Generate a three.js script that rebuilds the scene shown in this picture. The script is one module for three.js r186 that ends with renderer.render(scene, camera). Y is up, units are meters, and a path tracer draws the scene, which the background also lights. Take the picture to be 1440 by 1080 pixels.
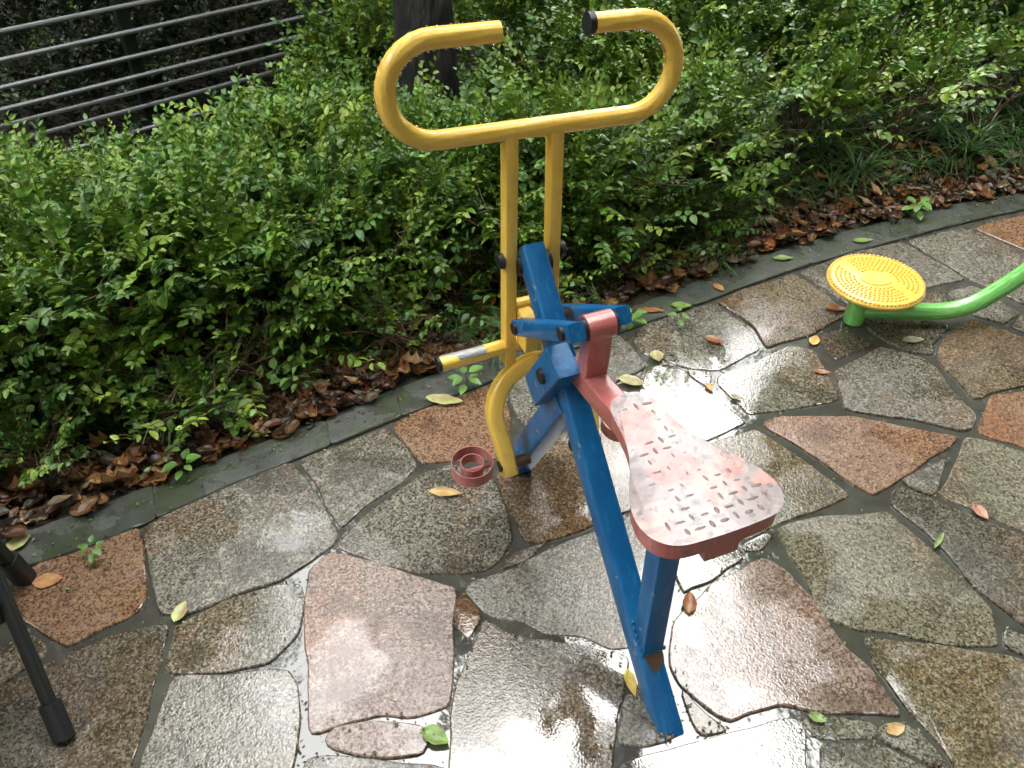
import * as THREE from 'three';
import { RoundedBoxGeometry } from 'three/addons/geometries/RoundedBoxGeometry.js';
import { mergeGeometries, toCreasedNormals, mergeVertices } from 'three/addons/utils/BufferGeometryUtils.js';

// ------------------------------------------------------------------ camera, sky, sun, exposure
const scene = new THREE.Scene();
const camera = new THREE.PerspectiveCamera(48.3, 4 / 3, 0.05, 200);
camera.position.set(0, 1.6, 0);
camera.rotation.set(THREE.MathUtils.degToRad(-40.7), 0, 0);
const renderer = new THREE.WebGLRenderer({ antialias: true });
renderer.toneMapping = THREE.LinearToneMapping;
renderer.toneMappingExposure = 2.75;
renderer.shadowMap.enabled = true;

{ // overcast sky: brighter towards the zenith, faintly blue
  const w = 128, h = 64, d = new Float32Array(w * h * 4);
  for (let j = 0; j < h; j++) for (let i = 0; i < w; i++) {
    const el = ((j + 0.5) / h - 0.5) * Math.PI, s = Math.max(0, Math.sin(el));
    const L = 5.0 * (1 + 2 * s) / 3, k = (j * w + i) * 4;
    d[k] = L * 0.99; d[k + 1] = L; d[k + 2] = L * 1.0; d[k + 3] = 1;
  }
  const t = new THREE.DataTexture(d, w, h, THREE.RGBAFormat, THREE.FloatType);
  t.mapping = THREE.EquirectangularReflectionMapping; t.magFilter = THREE.LinearFilter; t.needsUpdate = true;
  scene.background = t; scene.environment = t;
}
const sun = new THREE.DirectionalLight(0xfffaf2, 0.5);
sun.position.set(1.1, 9.0, -7.8); sun.target.position.set(0, 0, -1.6);
sun.castShadow = true; sun.shadow.radius = 60; sun.shadow.mapSize.set(2048, 2048);
Object.assign(sun.shadow.camera, { left: -7, right: 7, top: 7, bottom: -7, near: 0.5, far: 30 });
scene.add(sun); scene.add(sun.target);

// ------------------------------------------------------------------ helpers
let seed = 20240611;
const rnd = () => { seed |= 0; seed = seed + 0x6D2B79F5 | 0; let t = Math.imul(seed ^ seed >>> 15, 1 | seed); t = t + Math.imul(t ^ t >>> 7, 61 | t) ^ t; return ((t ^ t >>> 14) >>> 0) / 4294967296; };
const rr = (a, b) => a + (b - a) * rnd();
const pick = (a) => a[Math.floor(rnd() * a.length)];
const V = (x, y, z) => new THREE.Vector3(x, y, z);
const lin = (r, g, b) => new THREE.Color().setRGB(r, g, b);
const taken = {};
const numbered = (n) => { const k = taken[n] = (taken[n] ?? -1) + 1; return k ? n + '_' + String(k).padStart(3, '0') : n; };
function tag(o, label, category, group, kind) {
  if (label) o.userData.label = label;
  if (category) o.userData.category = category;
  if (group) o.userData.group = group;
  if (kind) o.userData.kind = kind;
  return o;
}
function base(name, x = 0, y = 0, z = 0, turn = 0) {
  const o = new THREE.Group(); o.name = numbered(name); o.position.set(x, y, z); o.rotation.y = turn; scene.add(o); return o;
}
function add(name, geo, mat, parent) {
  const m = new THREE.Mesh(geo, mat); m.name = parent === scene ? numbered(name) : name; m.castShadow = m.receiveShadow = true; parent.add(m); return m;
}
const clean = (g) => { const n = g.index ? g.toNonIndexed() : g; for (const k of Object.keys(n.attributes)) if (!['position', 'normal', 'uv', 'color'].includes(k)) n.deleteAttribute(k); return n; };
const merge = (list) => mergeGeometries(list.map(clean));
const crease = (g, a = 0.6) => toCreasedNormals(g, a);

// tileable value noise
function makeNoise(s0) {
  const hash = (x, y, s) => { let n = Math.imul(x, 374761393) + Math.imul(y, 668265263) + Math.imul(s + s0 * 131, 1274126177); n = Math.imul(n ^ n >>> 13, 1274126177); return ((n ^ n >>> 16) >>> 0) / 4294967296; };
  return (u, v, p, s = 0) => { // u,v in 0..1, p cells
    const x = u * p, y = v * p, xi = Math.floor(x), yi = Math.floor(y), fx = x - xi, fy = y - yi;
    const sx = fx * fx * (3 - 2 * fx), sy = fy * fy * (3 - 2 * fy), m = (k) => ((k % p) + p) % p;
    const a = hash(m(xi), m(yi), s), b = hash(m(xi + 1), m(yi), s), c = hash(m(xi), m(yi + 1), s), d = hash(m(xi + 1), m(yi + 1), s);
    return (a + (b - a) * sx) * (1 - sy) + (c + (d - c) * sx) * sy;
  };
}
function fbm(n, u, v, p, oct, s = 0, gain = 0.5) { let a = 1, t = 0, w = 0; for (let i = 0; i < oct; i++) { t += a * n(u, v, p, s + i); w += a; a *= gain; p *= 2; } return t / w; }
function texture(size, f, srgb = false, repeat = 1) {
  const d = new Uint8Array(size * size * 4);
  for (let j = 0; j < size; j++) for (let i = 0; i < size; i++) {
    const c = f(i / size, j / size), k = (j * size + i) * 4;
    if (typeof c === 'number') d[k] = d[k + 1] = d[k + 2] = Math.max(0, Math.min(255, c * 255));
    else for (let q = 0; q < 3; q++) { let x = Math.max(0, Math.min(1, c[q])); if (srgb) x = x <= 0.0031308 ? x * 12.92 : 1.055 * Math.pow(x, 1 / 2.4) - 0.055; d[k + q] = x * 255; }
    d[k + 3] = 255;
  }
  const t = new THREE.DataTexture(d, size, size, THREE.RGBAFormat, THREE.UnsignedByteType);
  t.wrapS = t.wrapT = THREE.RepeatWrapping; t.magFilter = THREE.LinearFilter; t.minFilter = THREE.LinearMipmapLinearFilter; t.generateMipmaps = true;
  if (srgb) t.colorSpace = THREE.SRGBColorSpace;
  t.repeat.set(repeat, repeat); t.needsUpdate = true; return t;
}
const mixc = (a, b, t) => [a[0] + (b[0] - a[0]) * t, a[1] + (b[1] - a[1]) * t, a[2] + (b[2] - a[2]) * t];
const sstep = (a, b, x) => { const t = Math.max(0, Math.min(1, (x - a) / (b - a))); return t * t * (3 - 2 * t); };
const N1 = makeNoise(1), N2 = makeNoise(2), N3 = makeNoise(3);

// sweep a closed 2D section along a path; up fixes the section's y axis
function sweep(pts, sec, up, caps = true) {
  const n = pts.length, m = sec.length, pos = [], uv = [], idx = [];
  let len = 0; const per = [0]; for (let k = 0; k < m; k++) per.push(per[k] + Math.hypot(sec[(k + 1) % m][0] - sec[k][0], sec[(k + 1) % m][1] - sec[k][1]));
  const ring = [];
  for (let i = 0; i < n; i++) {
    const a = pts[Math.max(0, i - 1)], b = pts[Math.min(n - 1, i + 1)], T = b.clone().sub(a).normalize();
    const Y = up.clone().addScaledVector(T, -up.dot(T)).normalize(), X = Y.clone().cross(T);
    if (i) len += pts[i].distanceTo(pts[i - 1]);
    ring.push([X, Y]);
    for (let k = 0; k <= m; k++) { const [sx, sy] = sec[k % m]; const p = pts[i].clone().addScaledVector(X, sx).addScaledVector(Y, sy); pos.push(p.x, p.y, p.z); uv.push(per[k], len); }
  }
  for (let i = 0; i < n - 1; i++) for (let k = 0; k < m; k++) { const a = i * (m + 1) + k, b = a + 1, c = a + m + 1, d = c + 1; idx.push(a, b, c, b, d, c); }
  if (caps) for (const [i, flip] of [[0, true], [n - 1, false]]) {
    const o = pos.length / 3; const P = pts[i]; pos.push(P.x, P.y, P.z); uv.push(0, 0);
    for (let k = 0; k < m; k++) { const [sx, sy] = sec[k]; const p = P.clone().addScaledVector(ring[i][0], sx).addScaledVector(ring[i][1], sy); pos.push(p.x, p.y, p.z); uv.push(sx, sy); }
    for (let k = 0; k < m; k++) { const a = o + 1 + k, b = o + 1 + (k + 1) % m; flip ? idx.push(o, b, a) : idx.push(o, a, b); }
  }
  const g = new THREE.BufferGeometry();
  g.setAttribute('position', new THREE.Float32BufferAttribute(pos, 3)); g.setAttribute('uv', new THREE.Float32BufferAttribute(uv, 2)); g.setIndex(idx);
  return crease(g, 0.7);
}
const circle = (r, n = 18) => Array.from({ length: n }, (_, k) => [r * Math.cos(k / n * 2 * Math.PI), r * Math.sin(k / n * 2 * Math.PI)]);
function rsec(w, h, r, q = 3) { // rounded rectangle, counter-clockwise
  const out = []; for (const [cx, cy, a0] of [[1, 1, 0], [-1, 1, 1], [-1, -1, 2], [1, -1, 3]]) for (let k = 0; k <= q; k++) { const a = (a0 + k / q) * Math.PI / 2; out.push([cx * (w / 2 - r) + r * Math.cos(a), cy * (h / 2 - r) + r * Math.sin(a)]); }
  return out;
}
function cylBetween(a, b, r, n = 20) { const up = Math.abs(b.clone().sub(a).normalize().y) > 0.9 ? V(1, 0, 0) : V(0, 1, 0); return sweep([a, b], circle(r, n), up); }

// ------------------------------------------------------------------ materials
const stonePal = {
  grey: [[0.108, 0.097, 0.076], [0.29, 0.268, 0.22], [0.03, 0.026, 0.02]],
  dark: [[0.076, 0.066, 0.05], [0.2, 0.18, 0.14], [0.024, 0.02, 0.015]],
  olive: [[0.108, 0.096, 0.063], [0.27, 0.242, 0.17], [0.033, 0.028, 0.018]],
  brown: [[0.1, 0.072, 0.046], [0.25, 0.195, 0.13], [0.031, 0.022, 0.014]],
  rust: [[0.165, 0.088, 0.05], [0.3, 0.19, 0.118], [0.055, 0.027, 0.015]],
  pink: [[0.185, 0.132, 0.108], [0.35, 0.27, 0.228], [0.068, 0.04, 0.028]],
};
function stoneColour(p, s) {
  const [mid, light, dk] = stonePal[p], iron = [mid[0] * 1.2, mid[1] * 0.85, mid[2] * 0.6], pale = mixc(mid, light, 0.35);
  return texture(1024, (u, v) => {
    const big = fbm(N1, u, v, 3, 5, s), cl = fbm(N3, u, v, 9, 4, s + 3);
    let c = mixc(mid, iron, sstep(0.5, 0.66, big) * 0.75); c = mixc(c, pale, sstep(0.52, 0.4, big) * 0.6);
    const g1 = fbm(N2, u, v, 190, 2, s), g2 = N3(u, v, 330, s), g3 = fbm(N1, u, v, 210, 2, s + 7), g4 = N2(u, v, 300, s + 9);
    c = mixc(c, light, sstep(0.52, 0.68, g1) * (0.3 + 0.7 * cl)); c = mixc(c, dk, sstep(0.5, 0.68, g3) * 0.85);
    c = mixc(c, light, sstep(0.72, 0.92, g2) * 0.7); c = mixc(c, dk, sstep(0.72, 0.92, g4) * 0.7);
    c = mixc(c, dk, sstep(0.56, 0.74, cl) * 0.5);
    return c;
  }, true);
}
const filmAt = (u, v) => sstep(0.44, 0.58, fbm(N1, u, v, 5, 4, 40));
const stoneBump = texture(1024, (u, v) => {
  const film = filmAt(u, v);
  const rough = 0.4 * fbm(N2, u, v, 90, 3, 20, 0.75) + 0.4 * N3(u, v, 300, 5);
  return 0.25 * fbm(N3, u, v, 12, 3, 9) + rough * (1 - 0.8 * film) + 0.32 * film;
});
const stoneRough = texture(1024, (u, v) => {
  const k = 0.42 - 0.32 * filmAt(u, v) + 0.25 * (fbm(N2, u, v, 90, 2, 33) - 0.5);
  return [k, k, k];
});
const wetStone = {};
let si = 0;
for (const p of Object.keys(stonePal)) {
  const map = stoneColour(p, 11 * ++si);
  const mk = (bump, rough, ior) => new THREE.MeshPhysicalMaterial({ map, bumpMap: stoneBump, bumpScale: bump, roughnessMap: stoneRough, roughness: rough, ior });
  wetStone[p] = [mk(0.0009, 0.75, 1.48), mk(0.0007, 0.5, 1.6), mk(0.0004, 0.26, 1.85)];
}
const mortarTex = texture(512, (u, v) => mixc([0.034, 0.033, 0.028], [0.08, 0.077, 0.065], fbm(N1, u, v, 24, 4, 60)), true);
const mortarBump = texture(512, (u, v) => fbm(N2, u, v, 20, 5, 61));
const mortar = new THREE.MeshPhysicalMaterial({ map: mortarTex, bumpMap: mortarBump, bumpScale: 0.0012, roughness: 0.06, ior: 1.6 });
const kerbTex = texture(512, (u, v) => { let c = mixc([0.036, 0.04, 0.034], [0.075, 0.079, 0.065], fbm(N3, u, v, 30, 4, 70)); return mixc(c, [0.045, 0.06, 0.026], sstep(0.5, 0.75, fbm(N1, u, v, 14, 4, 71)) * 0.6); }, true);
const kerbMat = new THREE.MeshPhysicalMaterial({ map: kerbTex, bumpMap: stoneBump, bumpScale: 0.0015, roughnessMap: stoneRough, roughness: 1.1, ior: 1.5 });
const soilTex = texture(512, (u, v) => mixc([0.016, 0.012, 0.008], [0.05, 0.036, 0.022], fbm(N2, u, v, 28, 5, 80)), true);
const soilMat = new THREE.MeshStandardMaterial({ map: soilTex, bumpMap: mortarBump, bumpScale: 0.02, roughness: 0.9 });

function paintMat(col, worn, under, s, rough = 0.24, amount = 0.76) { // wet gloss paint with scuffs and chips, uv in metres
  const map = texture(512, (u, v) => {
    let c = mixc(col, worn, sstep(0.4, 0.75, fbm(N1, u, v, 5, 5, s)) * 0.45);
    const streak = fbm(N2, u, v * 0.25, 60, 3, s + 1); c = mixc(c, worn, sstep(0.58, 0.72, streak) * 0.5);
    c = mixc(c, under, sstep(amount, amount + 0.05, fbm(N3, u, v, 18, 4, s + 2)));
    return c;
  }, true);
  map.repeat.set(2.5, 2.5);
  const bump = texture(256, (u, v) => fbm(N1, u, v, 40, 3, s + 5)); bump.repeat.set(5, 5);
  return new THREE.MeshPhysicalMaterial({ map, bumpMap: bump, bumpScale: 0.0004, roughness: rough, ior: 1.5, clearcoat: 0.35, clearcoatRoughness: 0.15 });
}
const yellow = paintMat([0.82, 0.52, 0.085], [0.72, 0.43, 0.065], [0.2, 0.11, 0.04], 101, 0.34, 0.84);
const blue = paintMat([0.004, 0.082, 0.225], [0.016, 0.15, 0.34], [0.14, 0.2, 0.25], 111, 0.36, 0.755);
blue.ior = 1.38; blue.clearcoat = 0.15;
const red = paintMat([0.38, 0.105, 0.095], [0.47, 0.18, 0.16], [0.2, 0.1, 0.08], 121, 0.3, 0.74);
const green = paintMat([0.14, 0.41, 0.09], [0.18, 0.46, 0.12], [0.05, 0.2, 0.03], 131, 0.2, 0.85);
const discYellow = paintMat([0.8, 0.5, 0.08], [0.72, 0.42, 0.06], [0.5, 0.3, 0.05], 141, 0.42, 0.85);
const blackRubber = new THREE.MeshPhysicalMaterial({ color: lin(0.008, 0.008, 0.009), roughness: 0.5 });
const blackPaint = new THREE.MeshPhysicalMaterial({ color: lin(0.006, 0.008, 0.007), roughness: 0.42, bumpMap: mortarBump, bumpScale: 0.0006 });
const chrome = new THREE.MeshStandardMaterial({ color: lin(0.3, 0.3, 0.29), metalness: 0.8, roughness: 0.5, bumpMap: mortarBump, bumpScale: 0.001 });
const rustMetal = new THREE.MeshStandardMaterial({ map: texture(256, (u, v) => mixc([0.035, 0.02, 0.013], [0.09, 0.045, 0.022], fbm(N3, u, v, 20, 4, 160)), true), roughness: 0.7 });
const waterDrop = new THREE.MeshPhysicalMaterial({ color: 0xffffff, transmission: 1, thickness: 0.003, ior: 1.33, roughness: 0 });

// ------------------------------------------------------------------ ground, paving, kerb
const KF=[[-1.380,-1.115],[-1.249,-1.168],[-1.103,-1.223],[-1.001,-1.274],[-0.887,-1.343],[-0.746,-1.446],[-0.569,-1.557],[-0.343,-1.700],[-0.061,-1.876],[0.171,-2.017],[0.390,-2.138],[0.648,-2.284],[0.961,-2.460],[1.376,-2.649],[1.670,-2.774],[1.924,-2.868],[2.322,-3.013]];
const KB=[[-1.433,-1.211],[-1.293,-1.255],[-1.143,-1.321],[-0.975,-1.422],[-0.804,-1.527],[-0.628,-1.636],[-0.484,-1.723],[-0.350,-1.820],[-0.225,-1.898],[-0.093,-1.983],[0.110,-2.102],[0.372,-2.221],[0.703,-2.434],[0.973,-2.587],[1.301,-2.738],[1.676,-2.896],[1.977,-2.984],[2.378,-3.119]];
const traced=[
  ['rust',[[-1.125,-1.148],[-1.100,-1.217],[-0.999,-1.268],[-0.956,-1.293],[-0.895,-1.332],[-0.854,-1.243],[-0.815,-1.131],[-0.815,-1.100],[-0.941,-1.007],[-1.062,-1.075]]],
  ['grey',[[-0.880,-1.336],[-0.745,-1.441],[-0.574,-1.547],[-0.482,-1.427],[-0.414,-1.308],[-0.421,-1.278],[-0.475,-1.227],[-0.525,-1.179],[-0.617,-1.143],[-0.708,-1.089],[-0.765,-1.087],[-0.813,-1.179],[-0.865,-1.287]]],
  ['grey',[[-0.728,-1.062],[-0.701,-1.080],[-0.621,-1.131],[-0.529,-1.169],[-0.478,-1.171],[-0.464,-1.131],[-0.458,-1.043],[-0.503,-0.972],[-0.591,-0.954],[-0.705,-0.952],[-0.716,-0.972],[-0.718,-1.013]]],
  ['dark',[[-0.937,-0.996],[-0.859,-1.039],[-0.781,-1.060],[-0.743,-1.066],[-0.738,-1.025],[-0.740,-0.983],[-0.733,-0.915],[-0.723,-0.840],[-0.723,-0.751],[-0.713,-0.667],[-1.023,-0.667],[-1.126,-0.872],[-1.039,-0.915],[-0.967,-0.976]]],
  ['grey',[[-1.173,-0.967],[-1.076,-0.998],[-1.053,-1.013],[-1.052,-1.051],[-0.994,-1.025],[-0.975,-0.988],[-1.025,-0.942],[-1.044,-0.926],[-1.133,-0.887]]],
  ['grey',[[-0.691,-0.937],[-0.597,-0.937],[-0.509,-0.954],[-0.458,-0.957],[-0.436,-0.926],[-0.416,-0.840],[-0.413,-0.751],[-0.405,-0.667],[-0.692,-0.667],[-0.701,-0.751],[-0.696,-0.856]]],
  ['pink',[[-0.468,-1.207],[-0.423,-1.260],[-0.292,-1.217],[-0.198,-1.185],[-0.123,-1.158],[-0.125,-1.131],[-0.130,-1.080],[-0.123,-0.983],[-0.129,-0.877],[-0.154,-0.869],[-0.207,-0.850],[-0.258,-0.860],[-0.320,-0.843],[-0.391,-0.818],[-0.422,-0.949],[-0.452,-1.100]]],
  ['pink',[[-0.363,-0.806],[-0.347,-0.829],[-0.285,-0.843],[-0.217,-0.843],[-0.167,-0.832],[-0.160,-0.809],[-0.167,-0.780],[-0.223,-0.770],[-0.291,-0.777],[-0.345,-0.789]]],
  ['grey',[[-0.395,-0.751],[-0.389,-0.770],[-0.339,-0.777],[-0.241,-0.765],[-0.146,-0.755],[-0.123,-0.744],[-0.121,-0.667],[-0.386,-0.667]]],
  ['rust',[[-0.122,-1.131],[-0.106,-1.139],[-0.083,-1.113],[-0.068,-1.087],[-0.075,-1.055],[-0.092,-1.024],[-0.118,-1.055],[-0.126,-1.093]]],
  ['grey',[[-0.414,-1.276],[-0.358,-1.370],[-0.288,-1.451],[-0.231,-1.514],[-0.156,-1.542],[-0.053,-1.509],[-0.016,-1.383],[0.003,-1.291],[-0.023,-1.241],[-0.057,-1.207],[-0.128,-1.195],[-0.216,-1.201],[-0.285,-1.225],[-0.353,-1.253]]],
  ['grey',[[-0.548,-1.555],[-0.345,-1.683],[-0.281,-1.604],[-0.242,-1.539],[-0.280,-1.472],[-0.362,-1.402],[-0.409,-1.332],[-0.463,-1.418],[-0.495,-1.484]]],
  ['rust',[[-0.328,-1.691],[-0.239,-1.760],[-0.061,-1.854],[-0.028,-1.842],[-0.010,-1.731],[-0.009,-1.628],[-0.048,-1.555],[-0.162,-1.555],[-0.232,-1.544],[-0.277,-1.617]]],
  ['grey',[[-0.012,-1.879],[0.148,-1.973],[0.230,-1.799],[0.154,-1.683],[0.095,-1.655],[0.035,-1.694],[0.004,-1.769]]],
  ['grey',[[0.182,-1.990],[0.282,-2.066],[0.323,-2.095],[0.365,-2.035],[0.393,-1.940],[0.325,-1.892],[0.252,-1.829]]],
  ['brown',[[-0.042,-1.512],[-0.007,-1.537],[0.029,-1.669],[0.095,-1.633],[0.153,-1.661],[0.242,-1.775],[0.308,-1.683],[0.316,-1.524],[0.296,-1.392],[0.170,-1.330],[0.067,-1.287],[0.029,-1.291],[0.003,-1.381],[-0.025,-1.451]]],
  ['grey',[[-0.023,-1.211],[0.003,-1.262],[0.081,-1.289],[0.036,-1.233]]],
  ['grey',[[-0.107,-1.156],[-0.085,-1.185],[-0.016,-1.207],[0.088,-1.272],[0.192,-1.319],[0.300,-1.376],[0.341,-1.262],[0.350,-1.171],[0.317,-1.078],[0.256,-1.012],[0.206,-1.007],[0.155,-1.034],[0.081,-1.043],[0.022,-1.075],[-0.022,-1.080],[-0.061,-1.100]]],
  ['grey',[[-0.060,-1.080],[-0.015,-1.039],[0.048,-1.024],[0.128,-1.017],[0.184,-1.000],[0.241,-0.988],[0.234,-0.949],[0.210,-0.877],[0.192,-0.789],[0.179,-0.667],[-0.113,-0.667],[-0.121,-0.850],[-0.111,-0.915],[-0.090,-0.995],[-0.075,-1.043]]],
  ['grey',[[0.207,-0.799],[0.227,-0.880],[0.250,-0.918],[0.284,-0.934],[0.321,-0.887],[0.337,-0.835],[0.302,-0.804],[0.253,-0.795]]],
  ['brown',[[0.343,-0.914],[0.383,-0.859],[0.422,-0.826],[0.367,-0.815],[0.351,-0.853]]],
  ['grey',[[0.201,-0.751],[0.250,-0.773],[0.328,-0.792],[0.375,-0.806],[0.462,-0.828],[0.528,-0.847],[0.559,-0.850],[0.566,-0.834],[0.555,-0.751],[0.538,-0.667],[0.190,-0.667]]],
  ['grey',[[0.581,-0.853],[0.648,-0.853],[0.714,-0.840],[0.708,-0.812],[0.597,-0.812],[0.572,-0.829]]],
  ['grey',[[0.596,-0.796],[0.704,-0.799],[0.771,-0.760],[0.788,-0.744],[0.778,-0.667],[0.563,-0.667]]],
  ['grey',[[0.721,-0.834],[0.766,-0.844],[0.791,-0.815],[0.814,-0.769],[0.802,-0.754],[0.759,-0.781],[0.712,-0.808]]],
  ['pink',[[0.373,-1.094],[0.455,-1.169],[0.580,-1.247],[0.631,-1.207],[0.675,-1.100],[0.706,-1.008],[0.742,-0.947],[0.770,-0.856],[0.703,-0.862],[0.631,-0.865],[0.576,-0.872],[0.541,-0.878],[0.462,-0.856],[0.431,-0.841],[0.392,-0.869],[0.349,-0.915],[0.330,-0.967],[0.347,-1.060]]],
  ['olive',[[0.634,-1.330],[0.681,-1.354],[0.774,-1.372],[0.921,-1.388],[0.947,-1.334],[0.988,-1.255],[1.027,-1.173],[1.054,-1.104],[1.028,-1.012],[0.962,-1.012],[0.868,-1.029],[0.774,-1.048],[0.739,-1.053],[0.687,-1.080],[0.670,-1.156],[0.645,-1.251]]],
  ['dark',[[0.936,-1.408],[0.970,-1.465],[1.043,-1.422],[1.135,-1.358],[1.214,-1.302],[1.300,-1.221],[1.198,-1.017],[1.105,-1.060],[1.066,-1.124],[1.037,-1.173],[1.017,-1.264],[0.991,-1.310]]],
  ['olive',[[0.754,-1.037],[0.864,-1.018],[0.968,-1.000],[1.031,-0.990],[1.067,-0.978],[1.161,-0.942],[1.023,-0.667],[0.813,-0.667],[0.841,-0.760],[0.830,-0.802],[0.792,-0.866],[0.759,-0.960],[0.757,-1.005]]],
  ['grey',[[1.062,-1.053],[1.095,-1.039],[1.188,-0.996],[1.168,-0.957],[1.073,-0.990],[1.050,-1.003],[1.045,-1.022]]],
  ['grey',[[0.544,-1.283],[0.610,-1.317],[0.618,-1.306],[0.583,-1.260],[0.540,-1.264]]],
  ['grey',[[0.366,-1.325],[0.424,-1.262],[0.518,-1.276],[0.539,-1.243],[0.461,-1.191],[0.381,-1.143],[0.370,-1.181]]],
  ['olive',[[0.534,-1.623],[0.655,-1.675],[0.701,-1.623],[0.778,-1.532],[0.842,-1.434],[0.769,-1.399],[0.653,-1.352],[0.556,-1.300],[0.444,-1.283],[0.369,-1.347],[0.329,-1.451],[0.391,-1.512]]],
  ['rust',[[0.680,-1.691],[0.728,-1.725],[0.834,-1.725],[0.924,-1.725],[1.041,-1.686],[1.191,-1.644],[1.135,-1.593],[1.038,-1.532],[0.966,-1.482],[0.903,-1.436],[0.861,-1.472],[0.827,-1.522],[0.764,-1.607]]],
  ['grey',[[0.653,-1.737],[0.589,-1.860],[0.595,-1.892],[0.714,-1.960],[0.839,-2.042],[0.908,-2.017],[0.913,-1.934],[0.916,-1.851],[0.911,-1.796],[0.790,-1.760],[0.721,-1.746]]],
  ['grey',[[0.943,-1.924],[1.115,-2.028],[1.212,-1.983],[1.244,-1.927],[1.247,-1.845],[1.274,-1.731],[1.247,-1.680],[1.214,-1.669],[1.085,-1.717],[0.925,-1.754],[0.932,-1.808]]],
  ['dark',[[0.935,-2.084],[1.007,-2.124],[1.063,-2.098],[1.096,-2.049],[0.964,-1.973],[0.952,-2.007]]],
  ['dark',[[1.072,-2.172],[1.283,-2.179],[1.358,-2.142],[1.260,-2.028],[1.260,-1.997],[1.199,-2.007],[1.134,-2.066]]],
  ['brown',[[1.285,-2.024],[1.338,-2.095],[1.446,-2.172],[1.566,-2.077],[1.685,-1.990],[1.636,-1.892],[1.466,-1.857],[1.351,-1.826],[1.328,-1.805],[1.294,-1.799],[1.282,-1.882],[1.263,-1.957]]],
  ['rust',[[1.356,-1.814],[1.453,-1.829],[1.620,-1.860],[1.465,-1.549],[1.352,-1.607],[1.256,-1.661],[1.295,-1.731]]],
  ['olive',[[1.214,-1.642],[1.271,-1.623],[1.343,-1.586],[1.452,-1.524],[1.317,-1.255],[1.225,-1.325],[1.164,-1.370],[1.065,-1.434],[1.105,-1.492]]],
  ['grey',[[0.988,-1.482],[1.126,-1.565],[1.121,-1.542],[1.047,-1.436],[1.022,-1.455]]],
  ['grey',[[0.368,-2.059],[0.405,-2.142],[0.641,-2.261],[0.705,-2.176],[0.734,-2.106],[0.747,-2.024],[0.674,-1.970],[0.608,-1.930],[0.521,-1.930],[0.443,-1.977],[0.393,-2.000]]],
  ['brown',[[0.658,-2.264],[0.759,-2.333],[0.949,-2.430],[1.014,-2.317],[1.058,-2.229],[1.058,-2.198],[0.923,-2.098],[0.770,-2.031],[0.756,-2.124],[0.721,-2.191]]],
  ['grey',[[0.973,-2.447],[1.163,-2.555],[1.380,-2.630],[1.464,-2.491],[1.513,-2.396],[1.368,-2.349],[1.145,-2.245],[1.094,-2.245]]],
  ['grey',[[1.345,-2.313],[1.402,-2.329],[1.410,-2.276],[1.376,-2.206],[1.270,-2.195],[1.154,-2.218]]],
  ['grey',[[1.425,-2.321],[1.523,-2.362],[1.550,-2.337],[1.609,-2.202],[1.535,-2.146],[1.462,-2.191],[1.433,-2.264]]],
  ['grey',[[1.408,-2.640],[1.643,-2.738],[1.667,-2.708],[1.782,-2.555],[1.895,-2.408],[1.775,-2.284],[1.645,-2.253],[1.564,-2.358],[1.531,-2.400]]],
  ['rust',[[1.680,-2.728],[1.769,-2.774],[1.905,-2.826],[2.152,-2.923],[1.907,-2.434],[1.797,-2.587]]],
  ['grey',[[1.624,-2.206],[1.823,-2.264],[1.699,-2.017],[1.585,-2.095],[1.548,-2.135]]],
  ['grey',[[0.354,-1.799],[0.395,-1.924],[0.446,-1.963],[0.503,-1.924],[0.564,-1.823],[0.641,-1.700],[0.532,-1.639],[0.418,-1.575],[0.331,-1.562],[0.326,-1.683]]],
  ['grey',[[0.507,-1.924],[0.573,-1.911],[0.576,-1.892],[0.564,-1.845],[0.541,-1.866]]],
];
const lineAt = (L, x) => { let i = 0; while (i < L.length - 2 && x > L[i + 1][0]) i++; const [a, b] = [L[i], L[i + 1]]; return a[1] + (b[1] - a[1]) * (x - a[0]) / (b[0] - a[0]); };
{ // the wide ground sheet everything stands on
  const g = new THREE.PlaneGeometry(80, 80); g.rotateX(-Math.PI / 2); const uv = g.attributes.uv; for (let i = 0; i < uv.count; i++) uv.setXY(i, uv.getX(i) * 80, uv.getY(i) * 80);
  const m = add('ground', g, soilMat, scene); m.position.y = -0.09; tag(m, 'dark wet soil stretching away under the trees', null, null, 'structure');
}
function flat(poly, y, uvs = 1) { // polygon [[x,z]] to horizontal sheet
  const s = new THREE.Shape(poly.map(([x, z]) => new THREE.Vector2(x, -z))); const g = new THREE.ShapeGeometry(s); g.rotateX(-Math.PI / 2); g.translate(0, y, 0);
  const p = g.attributes.position, uv = g.attributes.uv; for (let i = 0; i < p.count; i++) uv.setXY(i, p.getX(i) * uvs, p.getZ(i) * uvs); return g;
}
const kfAll = [[-3.6, 0.2], [-2.4, -0.55], [-1.75, -0.93], ...KF, [3.2, -3.33], [4.6, -3.75]];
const kbAll = [[-3.68, 0.1], [-2.46, -0.65], [-1.81, -1.03], ...KB, [3.25, -3.44], [4.63, -3.86]];
const paving = base('paving'); tag(paving, 'wet crazy paving of irregular granite flagstones', null, null, 'structure');
add('mortar_bed', flat([...kfAll, [4.6, 2.6], [-3.6, 2.6]], -0.005), mortar, paving).userData.label = 'dark wet mortar joints holding rainwater';

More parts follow.
